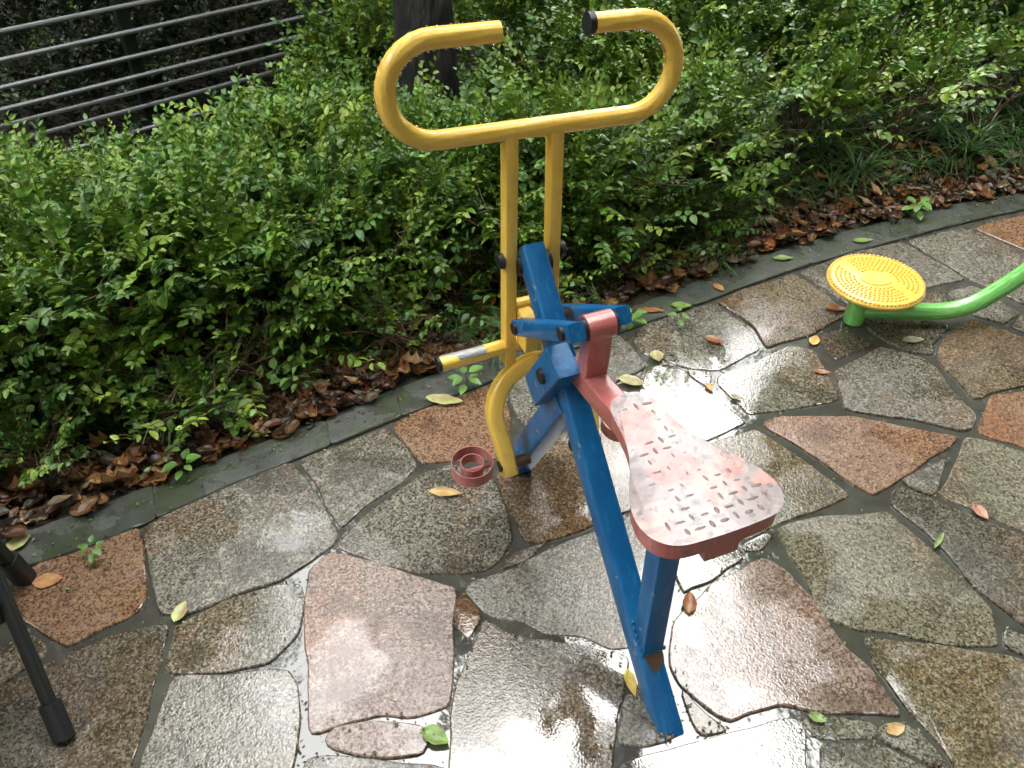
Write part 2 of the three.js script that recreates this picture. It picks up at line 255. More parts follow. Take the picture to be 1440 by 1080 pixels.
function area(p) { let a = 0; for (let i = 0; i < p.length; i++) { const [x, y] = p[i], [u, v] = p[(i + 1) % p.length]; a += x * v - u * y; } return a / 2; }
function roughen(poly, amp) { // subdivide, round corners a little and jitter the edge
  const out = [], n = poly.length;
  for (let i = 0; i < n; i++) {
    const a = poly[i], b = poly[(i + 1) % n], L = Math.hypot(b[0] - a[0], b[1] - a[1]), k = Math.max(2, Math.round(L / 0.014));
    const nx = -(b[1] - a[1]) / L, nz = (b[0] - a[0]) / L;
    for (let j = 0; j < k; j++) { const t = j / k; const px = a[0] + (b[0] - a[0]) * t, pz = a[1] + (b[1] - a[1]) * t;
      const q = (fbm(N1, px * 0.21 + 5, pz * 0.21 + 5, 64, 3, 200) - 0.5) * 2 * amp; out.push([px + nx * q, pz + nz * q]); }
  }
  return out.map((p, i) => { const a = out[(i + out.length - 1) % out.length], b = out[(i + 1) % out.length]; return [(a[0] + 2 * p[0] + b[0]) / 4, (a[1] + 2 * p[1] + b[1]) / 4]; });
}
function inset(p, d) { // per-vertex inset along averaged normals (p clockwise or not)
  const s = area(p) > 0 ? 1 : -1, n = p.length;
  return p.map((c, i) => { const a = p[(i + n - 2) % n], b = p[(i + 2) % n]; let dx = b[0] - a[0], dz = b[1] - a[1]; const L = Math.hypot(dx, dz) || 1; return [c[0] - s * dz / L * d, c[1] + s * dx / L * d]; });
}
function stoneGeo(poly, top, tiltx, tiltz, amp = 0.008) {
  const o = inset(roughen(poly, amp), -0.003); if (area(o) > 0) o.reverse();
  const rings = [[inset(o, -0.001), -0.05], [o, top - 0.0045], [inset(o, 0.0012), top - 0.0016], [inset(o, 0.0035), top]], n = o.length;
  let cx = 0, cz = 0; for (const p of o) { cx += p[0] / n; cz += p[1] / n; }
  const ou = rr(0, 3), ov = rr(0, 3), ang = rr(0, 6.28), ca = Math.cos(ang), sa = Math.sin(ang);
  const pos = [], uv = [], idx = [];
  for (const [r, y] of rings) r.forEach(([x, z], i) => {
    const chip = (fbm(N2, x * 0.3 + 7, z * 0.3 + 7, 90, 2, 300) - 0.5) * 0.004;
    pos.push(x, y < -0.04 ? y : y + (x - cx) * tiltx + (z - cz) * tiltz + (r === rings[3][0] ? 0 : chip), z); uv.push((ca * x - sa * z) * 1.1 + ou, (sa * x + ca * z) * 1.1 + ov);
  });
  for (let q = 0; q < 3; q++) for (let i = 0; i < n; i++) { const a = q * n + i, b = q * n + (i + 1) % n; idx.push(a, b, a + n, b, b + n, a + n); }
  const topRing = rings[3][0]; for (const [a, b, c] of THREE.ShapeUtils.triangulateShape(topRing.map(([x, z]) => new THREE.Vector2(x, z)), [])) idx.push(3 * n + a, 3 * n + b, 3 * n + c);
  const g = new THREE.BufferGeometry(); g.setAttribute('position', new THREE.Float32BufferAttribute(pos, 3)); g.setAttribute('uv', new THREE.Float32BufferAttribute(uv, 2)); g.setIndex(idx);
  // face winding: make sure the top looks up
  const p = g.attributes.position; const t = idx.length - 3; const A = V().fromBufferAttribute(p, idx[t]), B = V().fromBufferAttribute(p, idx[t + 1]), C = V().fromBufferAttribute(p, idx[t + 2]);
  if (B.sub(A).cross(C.sub(A)).y < 0) for (let i = 3 * (2 * n * 3); i < idx.length; i += 3) { const s = idx[i]; idx[i] = idx[i + 1]; idx[i + 1] = s; }
  g.setIndex(idx); return crease(g, 0.25);
}
const filmOf = { 5: 1, 25: 1, 42: 2, 34: 2, 50: 2, 51: 2, 31: 2, 30: 2, 43: 1, 21: 2, 22: 2, 23: 1, 32: 1, 6: 0, 2: 1, 18: 1, 27: 0, 26: 0, 28: 0, 33: 0, 35: 0, 39: 0 };
traced.forEach(([kind, poly], i) => {
  const f = filmOf[i] ?? (i % 3 === 0 ? 1 : 0);
  add('flagstone', stoneGeo(poly, rr(-0.0015, 0.0025), rr(-0.008, 0.008), rr(-0.008, 0.008)), wetStone[kind][f], paving);
});
{ // paving goes on outside the picture: cells around scattered centres, kept off the traced stones
  const clipHalf = (poly, nx, nz, d) => { const out = []; for (let i = 0; i < poly.length; i++) { const a = poly[i], b = poly[(i + 1) % poly.length], da = nx * a[0] + nz * a[1] - d, db = nx * b[0] + nz * b[1] - d; if (da <= 0) out.push(a); if (da * db < 0) { const t = da / (da - db); out.push([a[0] + (b[0] - a[0]) * t, a[1] + (b[1] - a[1]) * t]); } } return out; };
  const seeds = []; for (let k = 0; k < 6000 && seeds.length < 170; k++) { const p = [rr(-3.4, 4.2), rr(-3.4, 1.6)]; if (seeds.every((q) => Math.hypot(q[0] - p[0], q[1] - p[1]) > 0.27)) seeds.push(p); }
  // edges of the traced region on the ground: left, right, near
  const edges = [[[-1.027, -0.658], [-1.306, -1.211]], [[1.027, -0.658], [2.211, -3.002]]];
  const side = ([a, b], p) => (b[0] - a[0]) * (p[1] - a[1]) - (b[1] - a[1]) * (p[0] - a[0]);
  for (const s of seeds) {
    let region = null;
    const [Lf, Rt] = edges;
    const mk = (e, out) => { const [a, b] = e; let nx = b[1] - a[1], nz = -(b[0] - a[0]); const L = Math.hypot(nx, nz); nx /= L; nz /= L; if (nx * (out[0] - a[0]) + nz * (out[1] - a[1]) > 0) { nx = -nx; nz = -nz; } return [nx, nz, nx * a[0] + nz * a[1] - 0.008]; };
    const halves = [];
    if (s[1] > -0.658) halves.push([0, -1, 0.65]);
    else if (side(Lf, s) * side(Lf, [-3, -1]) > 0) halves.push(mk(Lf, [-3, -1]), [0, 1, -0.666]);
    else if (side(Rt, s) * side(Rt, [4, -1]) > 0) halves.push(mk(Rt, [4, -1]), [0, 1, -0.666]);
    else continue;
    let poly = [[s[0] - 0.5, s[1] - 0.5], [s[0] + 0.5, s[1] - 0.5], [s[0] + 0.5, s[1] + 0.5], [s[0] - 0.5, s[1] + 0.5]];
    for (const q of seeds) if (q !== s) { const dx = q[0] - s[0], dz = q[1] - s[1], L = Math.hypot(dx, dz); if (L < 1.2) poly = clipHalf(poly, dx / L, dz / L, (dx * (q[0] + s[0]) / 2 + dz * (q[1] + s[1]) / 2) / L - 0.009); }
    for (const h of halves) poly = clipHalf(poly, ...h);
    for (let i = 0; i < kfAll.length - 1; i++) { const a = kfAll[i], b = kfAll[i + 1]; if (b[0] < s[0] - 0.8 || a[0] > s[0] + 0.8) continue; let nx = b[1] - a[1], nz = -(b[0] - a[0]); const L = Math.hypot(nx, nz); nx /= L; nz /= L; if (nz > 0) { nx = -nx; nz = -nz; } poly = clipHalf(poly, nx, nz, nx * a[0] + nz * a[1] - 0.01); }
    if (poly.length < 3 || Math.abs(area(poly)) < 0.006) continue;
    add('flagstone', stoneGeo(poly, rr(-0.0015, 0.0025), rr(-0.008, 0.008), rr(-0.008, 0.008)), wetStone[pick(['grey', 'grey', 'olive', 'dark', 'rust', 'brown', 'pink'])][pick([0, 1])], paving);
  }
}
{ // kerb: a curved row of narrow dark stone blocks
  const kerb = base('kerb'); tag(kerb, 'narrow dark grey stone kerb curving between the paving and the planting bed', null, null, 'structure');
  const curve = (L) => new THREE.CatmullRomCurve3(L.map(([x, z]) => V(x, 0, z)));
  const cf = curve(kfAll), cb = curve(kbAll), joints = [0, 0.09, 0.17, 0.225, 0.29, 0.345, 0.395, 0.418, 0.47, 0.53, 0.585, 0.64, 0.7, 0.77, 0.85, 0.93, 1];
  for (let i = 0; i < joints.length - 1; i++) {
    const a = joints[i] + 0.00005, b = joints[i + 1] - 0.00005, m = 6, F = [], B = [];
    for (let k = 0; k <= m; k++) { const p = cf.getPointAt(a + (b - a) * k / m); F.push([p.x, p.z + 0.001]); const q = cb.getPointAt(a + (b - a) * k / m); B.push([q.x, q.z]); }
    add('kerb_stone', stoneGeo([...F, ...B.reverse()], 0.006 + rr(-0.002, 0.002), 0, 0, 0.003), kerbMat, kerb);
  }
}
// planting bed behind the kerb
const bedY = (x, z) => -0.012 + 0.035 * (fbm(N1, x * 0.08 + 4, z * 0.08 + 4, 16, 3, 400) - 0.3);
{
  const nx = 150, nz = 90, pos = [], uv = [], idx = [];
  for (let j = 0; j <= nz; j++) for (let i = 0; i <= nx; i++) { const x = -4.5 + 9 * i / nx, z0 = x < -3.6 ? 0.1 : lineAt(kbAll, x), t = j / nz, z = z0 + 0.004 - t * t * 6.5 - t * 0.6; pos.push(x, j ? bedY(x, z) : -0.03, z); uv.push(x * 1.3, z * 1.3); }
  for (let j = 0; j < nz; j++) for (let i = 0; i < nx; i++) { const a = j * (nx + 1) + i, b = a + 1, c = a + nx + 1; idx.push(a, b, c, b, c + 1, c); }
  const g = new THREE.BufferGeometry(); g.setAttribute('position', new THREE.Float32BufferAttribute(pos, 3)); g.setAttribute('uv', new THREE.Float32BufferAttribute(uv, 2)); g.setIndex(idx); g.computeVertexNormals();
  tag(add('planting_bed', g, soilMat, scene), 'dark wet soil of the planting bed behind the kerb', null, null, 'structure');
}
const SGN = 1;
const saddleMat = (() => {
  const map = texture(512, (u, v) => { let c = mixc([0.36, 0.12, 0.1], [0.4, 0.22, 0.19], sstep(0.36, 0.62, fbm(N1, u, v, 5, 5, 171))); c = mixc(c, [0.2, 0.2, 0.205], sstep(0.34, 0.5, fbm(N2, u, v, 5, 5, 172)) * 0.8); return mixc(c, [0.1, 0.085, 0.08], sstep(0.6, 0.7, fbm(N3, u, v, 26, 3, 173)) * 0.6); }, true); map.repeat.set(3, 3);
  const bump = texture(512, (u, v) => fbm(N3, u, v, 14, 3, 174)); bump.repeat.set(4, 4);
  return new THREE.MeshPhysicalMaterial({ map, bumpMap: bump, bumpScale: 0.0009, roughness: 0.27, ior: 1.42, clearcoat: 0.25, clearcoatRoughness: 0.07 });
})();
// ------------------------------------------------------------------ the riding machine (local x = right, -z = forward)
{
  const M = base('riding_trainer', 0.305, 0, -0.824, THREE.MathUtils.degToRad(22.15));
  tag(M, 'outdoor riding exerciser with yellow handlebar, blue slanted beam and red saddle on the paving', 'exercise machine');
  const P = (u, y, v) => V(v, y, -u);
  const bolt = (parent, c, r, t, name = 'bolt') => { const g = new THREE.CylinderGeometry(r * 0.86, r, t, 20); g.rotateZ(Math.PI / 2); g.translate(c.x, c.y, c.z); return add(name, crease(g, 0.5), blackRubber, parent); };
  // blue beam: square tube from the rear foot up to the handlebar joint
  const dir = P(0.707, 0.69, 0).normalize(), nrm = P(-0.69, 0.707, 0).normalize();
  const W = 0.049, Hh = 0.054, c0 = P(0.0, 0.0, 0.005).addScaledVector(dir, -0.02).addScaledVector(nrm, -0.02);
  const along = (s) => c0.clone().addScaledVector(dir, s);
  const box = rsec(W, Hh, 0.006), lower = add('rear_beam', sweep([along(0.0), along(0.3), along(0.745)], box, nrm), blue, M);
  { // worn rusty patch where the seat post meets the beam
    const pts = []; for (let k = 0; k < 26; k++) { const a = k / 26 * 2 * Math.PI, q = 1 + 0.28 * (fbm(N2, k / 26, 0.4, 9, 3, 3) - 0.5) * 2; pts.push(new THREE.Vector2(0.005 + 0.02 * Math.cos(a) * q, 0.038 * Math.sin(a) * q)); }
    const g = new THREE.ShapeGeometry(new THREE.Shape(pts)); const m = new THREE.Matrix4().makeBasis(V(1, 0, 0), dir, nrm.clone()); g.applyMatrix4(m); const c = along(0.175).addScaledVector(nrm, Hh / 2 + 0.0008); g.translate(c.x + 0.002, c.y, c.z);
    add('rust_patch', g, rustMetal, lower).userData.label = 'brown rusty patch with the paint worn off';
  }
  const upper = add('front_beam', sweep([along(0.725), along(0.85), along(1.012)], rsec(W * 0.98, Hh * 0.98, 0.006), nrm), blue, M);
  { const c = along(1.0); add('end_plate', sweep([along(1.01), along(1.014)], rsec(W * 0.9, Hh * 0.9, 0.006), nrm), blue, upper); }
  // front leg, reaching down and forward to the ground
  const legTop = along(0.7).addScaledVector(nrm, -0.02), legFoot = P(0.775, 0.0, 0.0);
  add('front_leg', sweep([legTop, legFoot], rsec(0.055, 0.06, 0.006), V(0, 0, -1)), blue, M);
  // seat post
  add('seat_post', sweep([P(0.128, 0.105, 0.012), P(0.134, 0.548, 0.012)], rsec(0.046, 0.046, 0.005), V(0, 0, 1)), blue, M);
  { const b = []; for (let k = 0; k < 20; k++) { const a = k / 20 * 4, s = Math.floor(a), f = a - s, c = [[-1, -1], [1, -1], [1, 1], [-1, 1], [-1, -1]], x = c[s][0] + (c[s + 1][0] - c[s][0]) * f, z = c[s][1] + (c[s + 1][1] - c[s][1]) * f; const g = new THREE.SphereGeometry(0.0052, 7, 5); g.translate(0.012 + x * 0.0235, 0.128 + (-z) * 0.0235 + 0.008, -0.131 + z * 0.0235); b.push(g); } add('weld_bead', merge(b), blue, M); }
  // pivot bracket beside the beam
  const br = add('pivot_bracket', (() => {
    const s = new THREE.Shape([[0.515, 0.585], [0.455, 0.56], [0.562, 0.402], [0.61, 0.44]].map(([a, b]) => new THREE.Vector2(a, b)));
    const g = new THREE.ExtrudeGeometry(s, { depth: 0.042, bevelEnabled: true, bevelSize: 0.003, bevelThickness: 0.003, bevelSegments: 2 }); g.rotateY(Math.PI / 2); g.translate(-0.048, 0, 0); return crease(g, 0.2);
  })(), blue, M);
  bolt(br, P(0.526, 0.51, -0.054), 0.017, 0.008);
  // red arm and saddle
  const arm = add('seat_arm', sweep([P(0.505, 0.532, 0.018), P(0.46, 0.535, 0.018), P(0.4, 0.54, 0.018), P(0.3, 0.552, 0.018), P(0.2, 0.557, 0.018), P(0.03, 0.552, 0.018)], rsec(0.05, 0.046, 0.005), V(0, 1, 0)), red, M);
  add('arm_end', sweep([P(0.075, 0.545, 0.03), P(0.012, 0.545, 0.03)], rsec(0.062, 0.062, 0.004), V(0, 1, 0)), red, arm);
  add('arm_upright', sweep([P(0.452, 0.55, 0.018), P(0.446, 0.6, 0.018), P(0.442, 0.672, 0.018)], rsec(0.05, 0.036, 0.005), V(0, 0, 1)), red, arm);
  const cap = cylBetween(P(0.442, 0.672, -0.009), P(0.442, 0.672, 0.045), 0.026, 28); add('pivot_sleeve', cap, red, arm);
  bolt(arm, P(0.442, 0.672, -0.014), 0.022, 0.012, 'end_cap'); bolt(arm, P(0.442, 0.672, 0.048), 0.022, 0.008, 'end_cap');
  // saddle outline (u, v): narrow nose forward, wide rear
  const half = [[0.325, 0.0], [0.322, 0.02], [0.306, 0.035], [0.28, 0.041], [0.24, 0.046], [0.2, 0.056], [0.165, 0.072], [0.13, 0.092], [0.095, 0.109], [0.06, 0.117], [0.03, 0.113], [0.01, 0.099], [0.0, 0.08], [-0.004, 0.04]];
  const outline = [...half.map(([a, b]) => [a, b]), [-0.005, 0], ...half.slice(1).reverse().map(([a, b]) => [a, -b])];
  const sc = new THREE.CatmullRomCurve3(outline.map(([a, b]) => V(b + 0.02, 0, -a)), true, 'centripetal');
  const so = sc.getPoints(110).slice(0, 110);
  const seatY = (u) => 0.602 - 0.006 * Math.sin((u - 0.02) * 9);
  const seatRings = [[0, -0.038], [0, -0.005], [0.0012, -0.0018], [0.005, 0]].map(([d, y]) => so.map((p, i) => { const a = so[(i + 109) % 110], b = so[(i + 1) % 110]; const t = b.clone().sub(a).normalize(); return V(p.x + t.z * d * SGN, 0, p.z - t.x * d * SGN).setY(seatY(-p.z) + y); }));
  const seatShell = (rings, cap) => {
    const pos = [], uv = [], idx = [], n = 110; let l = 0; for (const r of rings) r.forEach((p, i) => { pos.push(p.x, p.y, p.z); cap ? uv.push(p.x, p.z) : uv.push(i * 0.0085, p.y); });
    for (let q = 0; q < rings.length - 1; q++) for (let i = 0; i < n; i++) { const a = q * n + i, b = q * n + (i + 1) % n; idx.push(a, b, a + n, b, b + n, a + n); }
    const k = cap ? rings.length - 1 : 0, tri = THREE.ShapeUtils.triangulateShape(rings[k].map((p) => new THREE.Vector2(p.x, p.z)), []); for (const [a, b, c] of tri) idx.push(k * n + a, k * n + b, k * n + c);
    const g = new THREE.BufferGeometry(); g.setAttribute('position', new THREE.Float32BufferAttribute(pos, 3)); g.setAttribute('uv', new THREE.Float32BufferAttribute(uv, 2)); g.setIndex(idx); return crease(g, 0.3);
  };
  const seat = add('saddle', seatShell(seatRings.slice(1), true), saddleMat, M); seat.userData.label = 'worn red saddle plate, wet and studded with tread';
  add('saddle_rim', seatShell(seatRings.slice(0, 2), false), red, seat);
  { // raised tread pieces, alternately along and across
    const lz = new THREE.SphereGeometry(1, 10, 6, 0, 2 * Math.PI, 0, Math.PI / 2); lz.scale(0.0036, 0.0012, 0.0105);
    const inside = (x, z) => { let c = false; for (let i = 0, j = so.length - 1; i < so.length; j = i++) if ((so[i].z > z) !== (so[j].z > z) && x < (so[j].x - so[i].x) * (z - so[i].z) / (so[j].z - so[i].z) + so[i].x) c = !c; return c; };
    let row = 0;
    for (let z = -0.315; z < 0.0; z += 0.0215, row++) for (let k = -7; k <= 7; k++) {
      const x = 0.02 + (k + 0.15) * 0.0215; if (![[0.014, 0], [-0.014, 0], [0, 0.014], [0, -0.014]].every(([a, b]) => inside(x + a, z + b))) continue;
      const t = add('tread_lug', lz, saddleMat, seat); t.position.set(x, seatY(-z) - 0.0004, z); t.rotation.y = ((row + k) & 1 ? 0 : Math.PI / 2) + rr(-0.12, 0.12); t.scale.set(rr(0.8, 1.15), rr(0.5, 1.3), rr(0.75, 1.1));
    }
  }
  // connecting links either side of the beam
  for (const [v, a, b] of [[-0.042, [0.405, 0.7], [0.665, 0.532]], [0.068, [0.44, 0.682], [0.69, 0.522]]]) {
    const l = add('connecting_link', sweep([P(a[0], a[1], v), P(b[0], b[1], v)], rsec(0.03, 0.034, 0.004), V(0, 1, 0)), blue, M);
    bolt(l, P(a[0] + 0.03, a[1] - 0.019, v - 0.017), 0.0145, 0.007); bolt(l, P(b[0] - 0.012, b[1] + 0.008, v - 0.017), 0.0145, 0.007);
  }
  // yellow swinging frame with handlebar
  const U = 0.735, mid = 0.011;
  const F = add('swing_post', sweep([P(U, 0.385, mid - 0.05), P(U, 0.928, mid - 0.046)], rsec(0.026, 0.032, 0.004), V(0, 0, 1)), yellow, M);
  add('swing_post', sweep([P(U, 0.385, mid + 0.05), P(U, 0.928, mid + 0.046)], rsec(0.026, 0.032, 0.004), V(0, 0, 1)), yellow, M);
  bolt(M, P(U - 0.004, 0.655, mid - 0.068), 0.017, 0.01); bolt(M, P(U - 0.012, 0.64, mid + 0.03), 0.022, 0.014, 'pivot_washer'); bolt(M, P(U - 0.012, 0.64, mid - 0.031), 0.022, 0.012, 'pivot_washer'); bolt(M, P(U - 0.004, 0.655, mid + 0.068), 0.017, 0.01);
  const R = 0.089, yb = 0.927, hs = 0.191, hp = [];
  for (let k = 0; k <= 4; k++) hp.push([-0.072 - (hs - 0.072) * k / 4, yb + 2 * R]);
  for (let k = 1; k <= 16; k++) { const a = Math.PI / 2 + Math.PI * k / 16; hp.push([-hs + R * Math.cos(a), yb + R + R * Math.sin(a)]); }
  for (let k = 1; k <= 8; k++) hp.push([-hs + 2 * hs * k / 8, yb]);
  for (let k = 1; k <= 16; k++) { const a = -Math.PI / 2 + Math.PI * k / 16; hp.push([hs + R * Math.cos(a), yb + R + R * Math.sin(a)]); }
  for (let k = 1; k <= 4; k++) hp.push([hs - (hs - 0.1) * k / 4, yb + 2 * R]);
  const tilt = 0.04, hpts = hp.map(([a, b]) => P(U, b - a * tilt, a + mid + 0.008));
  const hb = add('handlebar', sweep(hpts, circle(0.0178, 24), V(0, 0, 1)), yellow, M);
  for (const [a, b, col] of [[hpts.at(-1), V(-1, tilt, 0), 0]]) add('end_cap', cylBetween(a.clone().addScaledVector(b, -0.004), a.clone().addScaledVector(b, 0.008), 0.0195, 22), blackRubber, hb);
  { // rain drops clinging to the bar
    const g = new THREE.SphereGeometry(1, 8, 6), n = 900, im = new THREE.InstancedMesh(g, waterDrop, n), m = new THREE.Matrix4(), q = new THREE.Quaternion();
    for (let k = 0; k < n; k++) {
      const s = rnd() * (hpts.length - 1.001), i = Math.floor(s), p = hpts[i].clone().lerp(hpts[i + 1], s - i), T = hpts[i + 1].clone().sub(hpts[i]).normalize(), X = V(0, 0, 1), Y = T.clone().cross(X).normalize();
      const hang = k < 110, a = rr(0, 2 * Math.PI); let d = X.clone().multiplyScalar(Math.cos(a)).addScaledVector(Y, Math.sin(a));
      if (hang) { d = V(0, -1, 0).addScaledVector(T, T.y).normalize(); if (!(d.length() > 0.5)) d = X; }
      const r = hang ? rr(0.002, 0.0034) : rr(0.0008, 0.0026); p.addScaledVector(d, 0.0178 + r * 0.2);
      m.compose(p, q, V(r, r * (hang ? 1.15 : 0.9), r)); im.setMatrixAt(k, m);
    }
    im.name = 'rain_drops'; im.userData.kind = 'stuff'; im.castShadow = true; hb.add(im);
  }
  // cross bars, gusset, foot pegs
  add('cross_bar', cylBetween(P(U, 0.535, mid - 0.05), P(U, 0.535, mid + 0.05), 0.014), yellow, M);
  { const g = new RoundedBoxGeometry(0.03, 0.09, 0.05, 2, 0.004); g.translate(mid - 0.02, 0.49, -(U - 0.035)); add('link_lug', g, yellow, M); }
  { const g = new RoundedBoxGeometry(0.03, 0.09, 0.05, 2, 0.004); g.translate(mid + 0.035, 0.49, -(U - 0.035)); add('link_lug', g, yellow, M); }
  add('cross_bar', cylBetween(P(U, 0.432, mid - 0.06), P(U, 0.432, mid + 0.06), 0.0165), yellow, M);
  for (const s of [-1, 1]) {
    const a = P(U, 0.431, mid + s * 0.06), b = P(U - 0.01, 0.434, mid + s * 0.212), peg = add('hand_peg', cylBetween(a, b, 0.0165), yellow, M);
    const d = b.clone().sub(a).normalize();
    add('worn_sleeve', (() => { const g = new THREE.CylinderGeometry(0.0172, 0.0172, 0.1, 18, 1, true, 0, 1.9); g.rotateZ(Math.PI / 2); const c = b.clone().addScaledVector(d, -0.054); g.rotateX(-0.5); g.translate(c.x, c.y, c.z); return g; })(), chrome, peg).userData.label = 'bare worn metal strip on the peg';
    add('end_cap', cylBetween(b, b.clone().addScaledVector(d, 0.006), 0.0175), blackRubber, peg);
  }
  // arch carrying the stirrups
  const ap = []; const aw = 0.118, at = 0.378, ab = 0.148; // half width, top, bottom
  const archU = (y) => U - 0.012 - 0.1 * (at - y) / (at - ab);
  for (let k = 0; k <= 5; k++) { const y = ab + (at - 0.1 - ab) * k / 5; ap.push([-aw + 0.012 * Math.cos(k / 5 * 1.57) * 1.0, y]); }
  for (let k = 1; k <= 14; k++) { const a = Math.PI - Math.PI * k / 14; ap.push([aw * Math.cos(a), at - 0.1 + 0.1 * Math.sin(a)]); }
  for (let k = 4; k >= 0; k--) { const y = ab + (at - 0.1 - ab) * k / 5; ap.push([aw - 0.012 * Math.cos(k / 5 * 1.57), y]); }
  const arch = add('stirrup_arch', sweep(ap.map(([v, y]) => P(archU(y), y, v + mid + 0.012)), rsec(0.038, 0.036, 0.007), V(0, 0.4, 0.92).normalize()), yellow, M);
  for (const s of [-1, 1]) {
    const uu = archU(0.165), xx = mid + 0.012 + s * (aw - 0.01);
    add('stirrup_axle', cylBetween(P(uu, 0.172, xx - s * 0.055), P(uu, 0.172, xx + s * 0.02), 0.0135), rustMetal, M);
    const cx = mid + 0.012 + s * (aw + 0.072), C = P(uu + 0.008, 0.19, cx);
    const ringG = (r, h) => { const pts = [[r - 0.0022, -h / 2], [r, -h / 2], [r, h / 2], [r - 0.0022, h / 2], [r - 0.0022, -h / 2]].map(([a, b]) => new THREE.Vector2(a, b)); const g = crease(new THREE.LatheGeometry(pts, 44), 0.5); g.rotateX(0.08); g.translate(C.x, C.y, C.z); return g; };
    const st = add('stirrup', ringG(0.048, 0.032), red, M);
    add('inner_ring', ringG(0.027, 0.028), red, st);
    add('stirrup_rod', cylBetween(P(uu + 0.008, 0.178, cx - s * 0.042), P(uu + 0.008, 0.178, cx + s * 0.02), 0.0055, 12), red, st);
  }
}
// ------------------------------------------------------------------ waist twister: yellow disc on a green arm
{
  const T = base('waist_twister', 1.105, 0, -2.185); tag(T, 'waist twister with studded yellow disc on a bent green pipe', 'exercise machine');
  const c = V(-0.006, 0.155, 0.02), disc = new THREE.LatheGeometry([[0, 0], [0.134, 0], [0.14, -0.003], [0.143, -0.008], [0.142, -0.014], [0.138, -0.018], [0, -0.018]].reverse().map(([a, b]) => new THREE.Vector2(a, b)), 72);
  disc.translate(c.x, c.y, c.z);
  const d = add('disc', crease(disc, 0.6), discYellow, T);
  const stud = []; const sg = new THREE.SphereGeometry(1, 7, 4, 0, 2 * Math.PI, 0, Math.PI / 2);
  for (const [r, n, sz] of [[0.1355, 72, 0.0055], [0.117, 58, 0.0046], [0.104, 52, 0.0046], [0.091, 45, 0.0046], [0.078, 39, 0.0046], [0.065, 32, 0.0046], [0.052, 26, 0.0046]]) for (let k = 0; k < n; k++) {
    const a = k / n * 2 * Math.PI, x = r * Math.cos(a), z = r * Math.sin(a), ca = Math.cos(0.85), sa = Math.sin(0.85), p = ca * x + sa * z, q = -sa * x + ca * z;
    if (r < 0.13 && (Math.abs(q + 0.018 * Math.sin(p * 30)) < 0.017 || Math.hypot(x / 0.062, z / 0.047) < 1)) continue;
    const g = sg.clone(); g.scale(sz, 0.0062, sz); g.translate(c.x + x, c.y - (r > 0.13 ? 0.002 : 0.0006), c.z + z); stud.push(g);
  }
  const st = add('studs', merge(stud), discYellow, d); st.userData.kind = 'stuff';
  { const g = new THREE.CylinderGeometry(0.999, 1, 0.004, 48); g.scale(0.046, 1, 0.034); g.translate(c.x, c.y + 0.001, c.z); add('emblem', crease(g, 0.5), discYellow, d);
    const b = new RoundedBoxGeometry(0.0015, 0.0012, 0.05, 1, 0.0004); b.rotateY(-0.5); b.translate(c.x + 0.008, c.y + 0.0034, c.z); add('emblem_line', b, yellow, d); }
  add('bearing', cylBetween(V(c.x, 0.07, c.z), V(c.x, c.y - 0.02, c.z), 0.03), blackRubber, T);
  add('stub_post', cylBetween(V(c.x - 0.03, 0.0, c.z - 0.0), V(c.x - 0.03, 0.088, c.z), 0.031, 28), green, T);
  const curve = new THREE.CatmullRomCurve3([V(c.x - 0.03, 0.045, c.z), V(0.12, 0.045, 0.03), V(0.22, 0.047, 0.035), V(0.3, 0.066, 0.032), V(0.38, 0.118, 0.02), V(0.48, 0.21, 0.004), V(0.57, 0.3, -0.01), V(0.7, 0.43, -0.03)], false, 'centripetal');
  add('arm', sweep(curve.getPoints(50), circle(0.027, 24), V(0, 0, 1)), green, T);
  add('centre_pole', cylBetween(V(0.74, 0, -0.03), V(0.74, 1.35, -0.03), 0.05, 28), green, T);
}
// ------------------------------------------------------------------ black machine at the paving's left edge
{
  const B = base('black_bench', -0.866, 0, -0.81); tag(B, 'black steel leg and rubber foot of a bench standing on the paving', 'bench');
  const foot = V(0, 0.006, 0), top = V(-0.1, 0.25, -0.165);
  const dirv = top.clone().sub(foot).normalize(), at = (s) => foot.clone().addScaledVector(dirv, s);
  add('leg', sweep([at(0.0), at(0.55)], rsec(0.026, 0.02, 0.005), V(0, 0, 1)), blackPaint, B);
  add('rubber_foot', sweep([at(-0.004), at(0.01), at(0.06), at(0.072)].map((p, i) => p), rsec(0.04, 0.032, 0.01), V(0, 0, 1)), blackRubber, B);
  { const g = new RoundedBoxGeometry(0.05, 0.05, 0.07, 3, 0.012); g.rotateY(0.5); const p = at(0.3); g.translate(p.x - 0.035, p.y - 0.03, p.z + 0.01); add('clamp', g, blackRubber, B); }
  { const p = at(0.33); const q = V(p.x - 0.06, 0.0, p.z - 0.03); add('leg', sweep([V(-0.235, 0.008, -0.37), V(-0.25, 0.34, -0.32)], rsec(0.034, 0.026, 0.006), V(0, 0, 1)), blackPaint, B);
    add('rubber_foot', sweep([V(-0.235, 0.004, -0.371), V(-0.24, 0.09, -0.36)], rsec(0.046, 0.04, 0.012), V(0, 0, 1)), blackRubber, B); }
  { const g = new RoundedBoxGeometry(0.42, 0.04, 0.95, 3, 0.012); g.translate(-0.44, 0.42, -0.02); add('seat', g, blackPaint, B); }
  for (const z of [0.35, -0.33]) add('leg', sweep([V(-0.6, 0.004, z), V(-0.6, 0.41, z)], rsec(0.034, 0.026, 0.006), V(0, 0, 1)), blackPaint, B);
  add('frame_rail', sweep([at(0.5), V(-0.3, 0.4, -0.2)], rsec(0.03, 0.024, 0.006), V(0, 1, 0)), blackPaint, B);
}
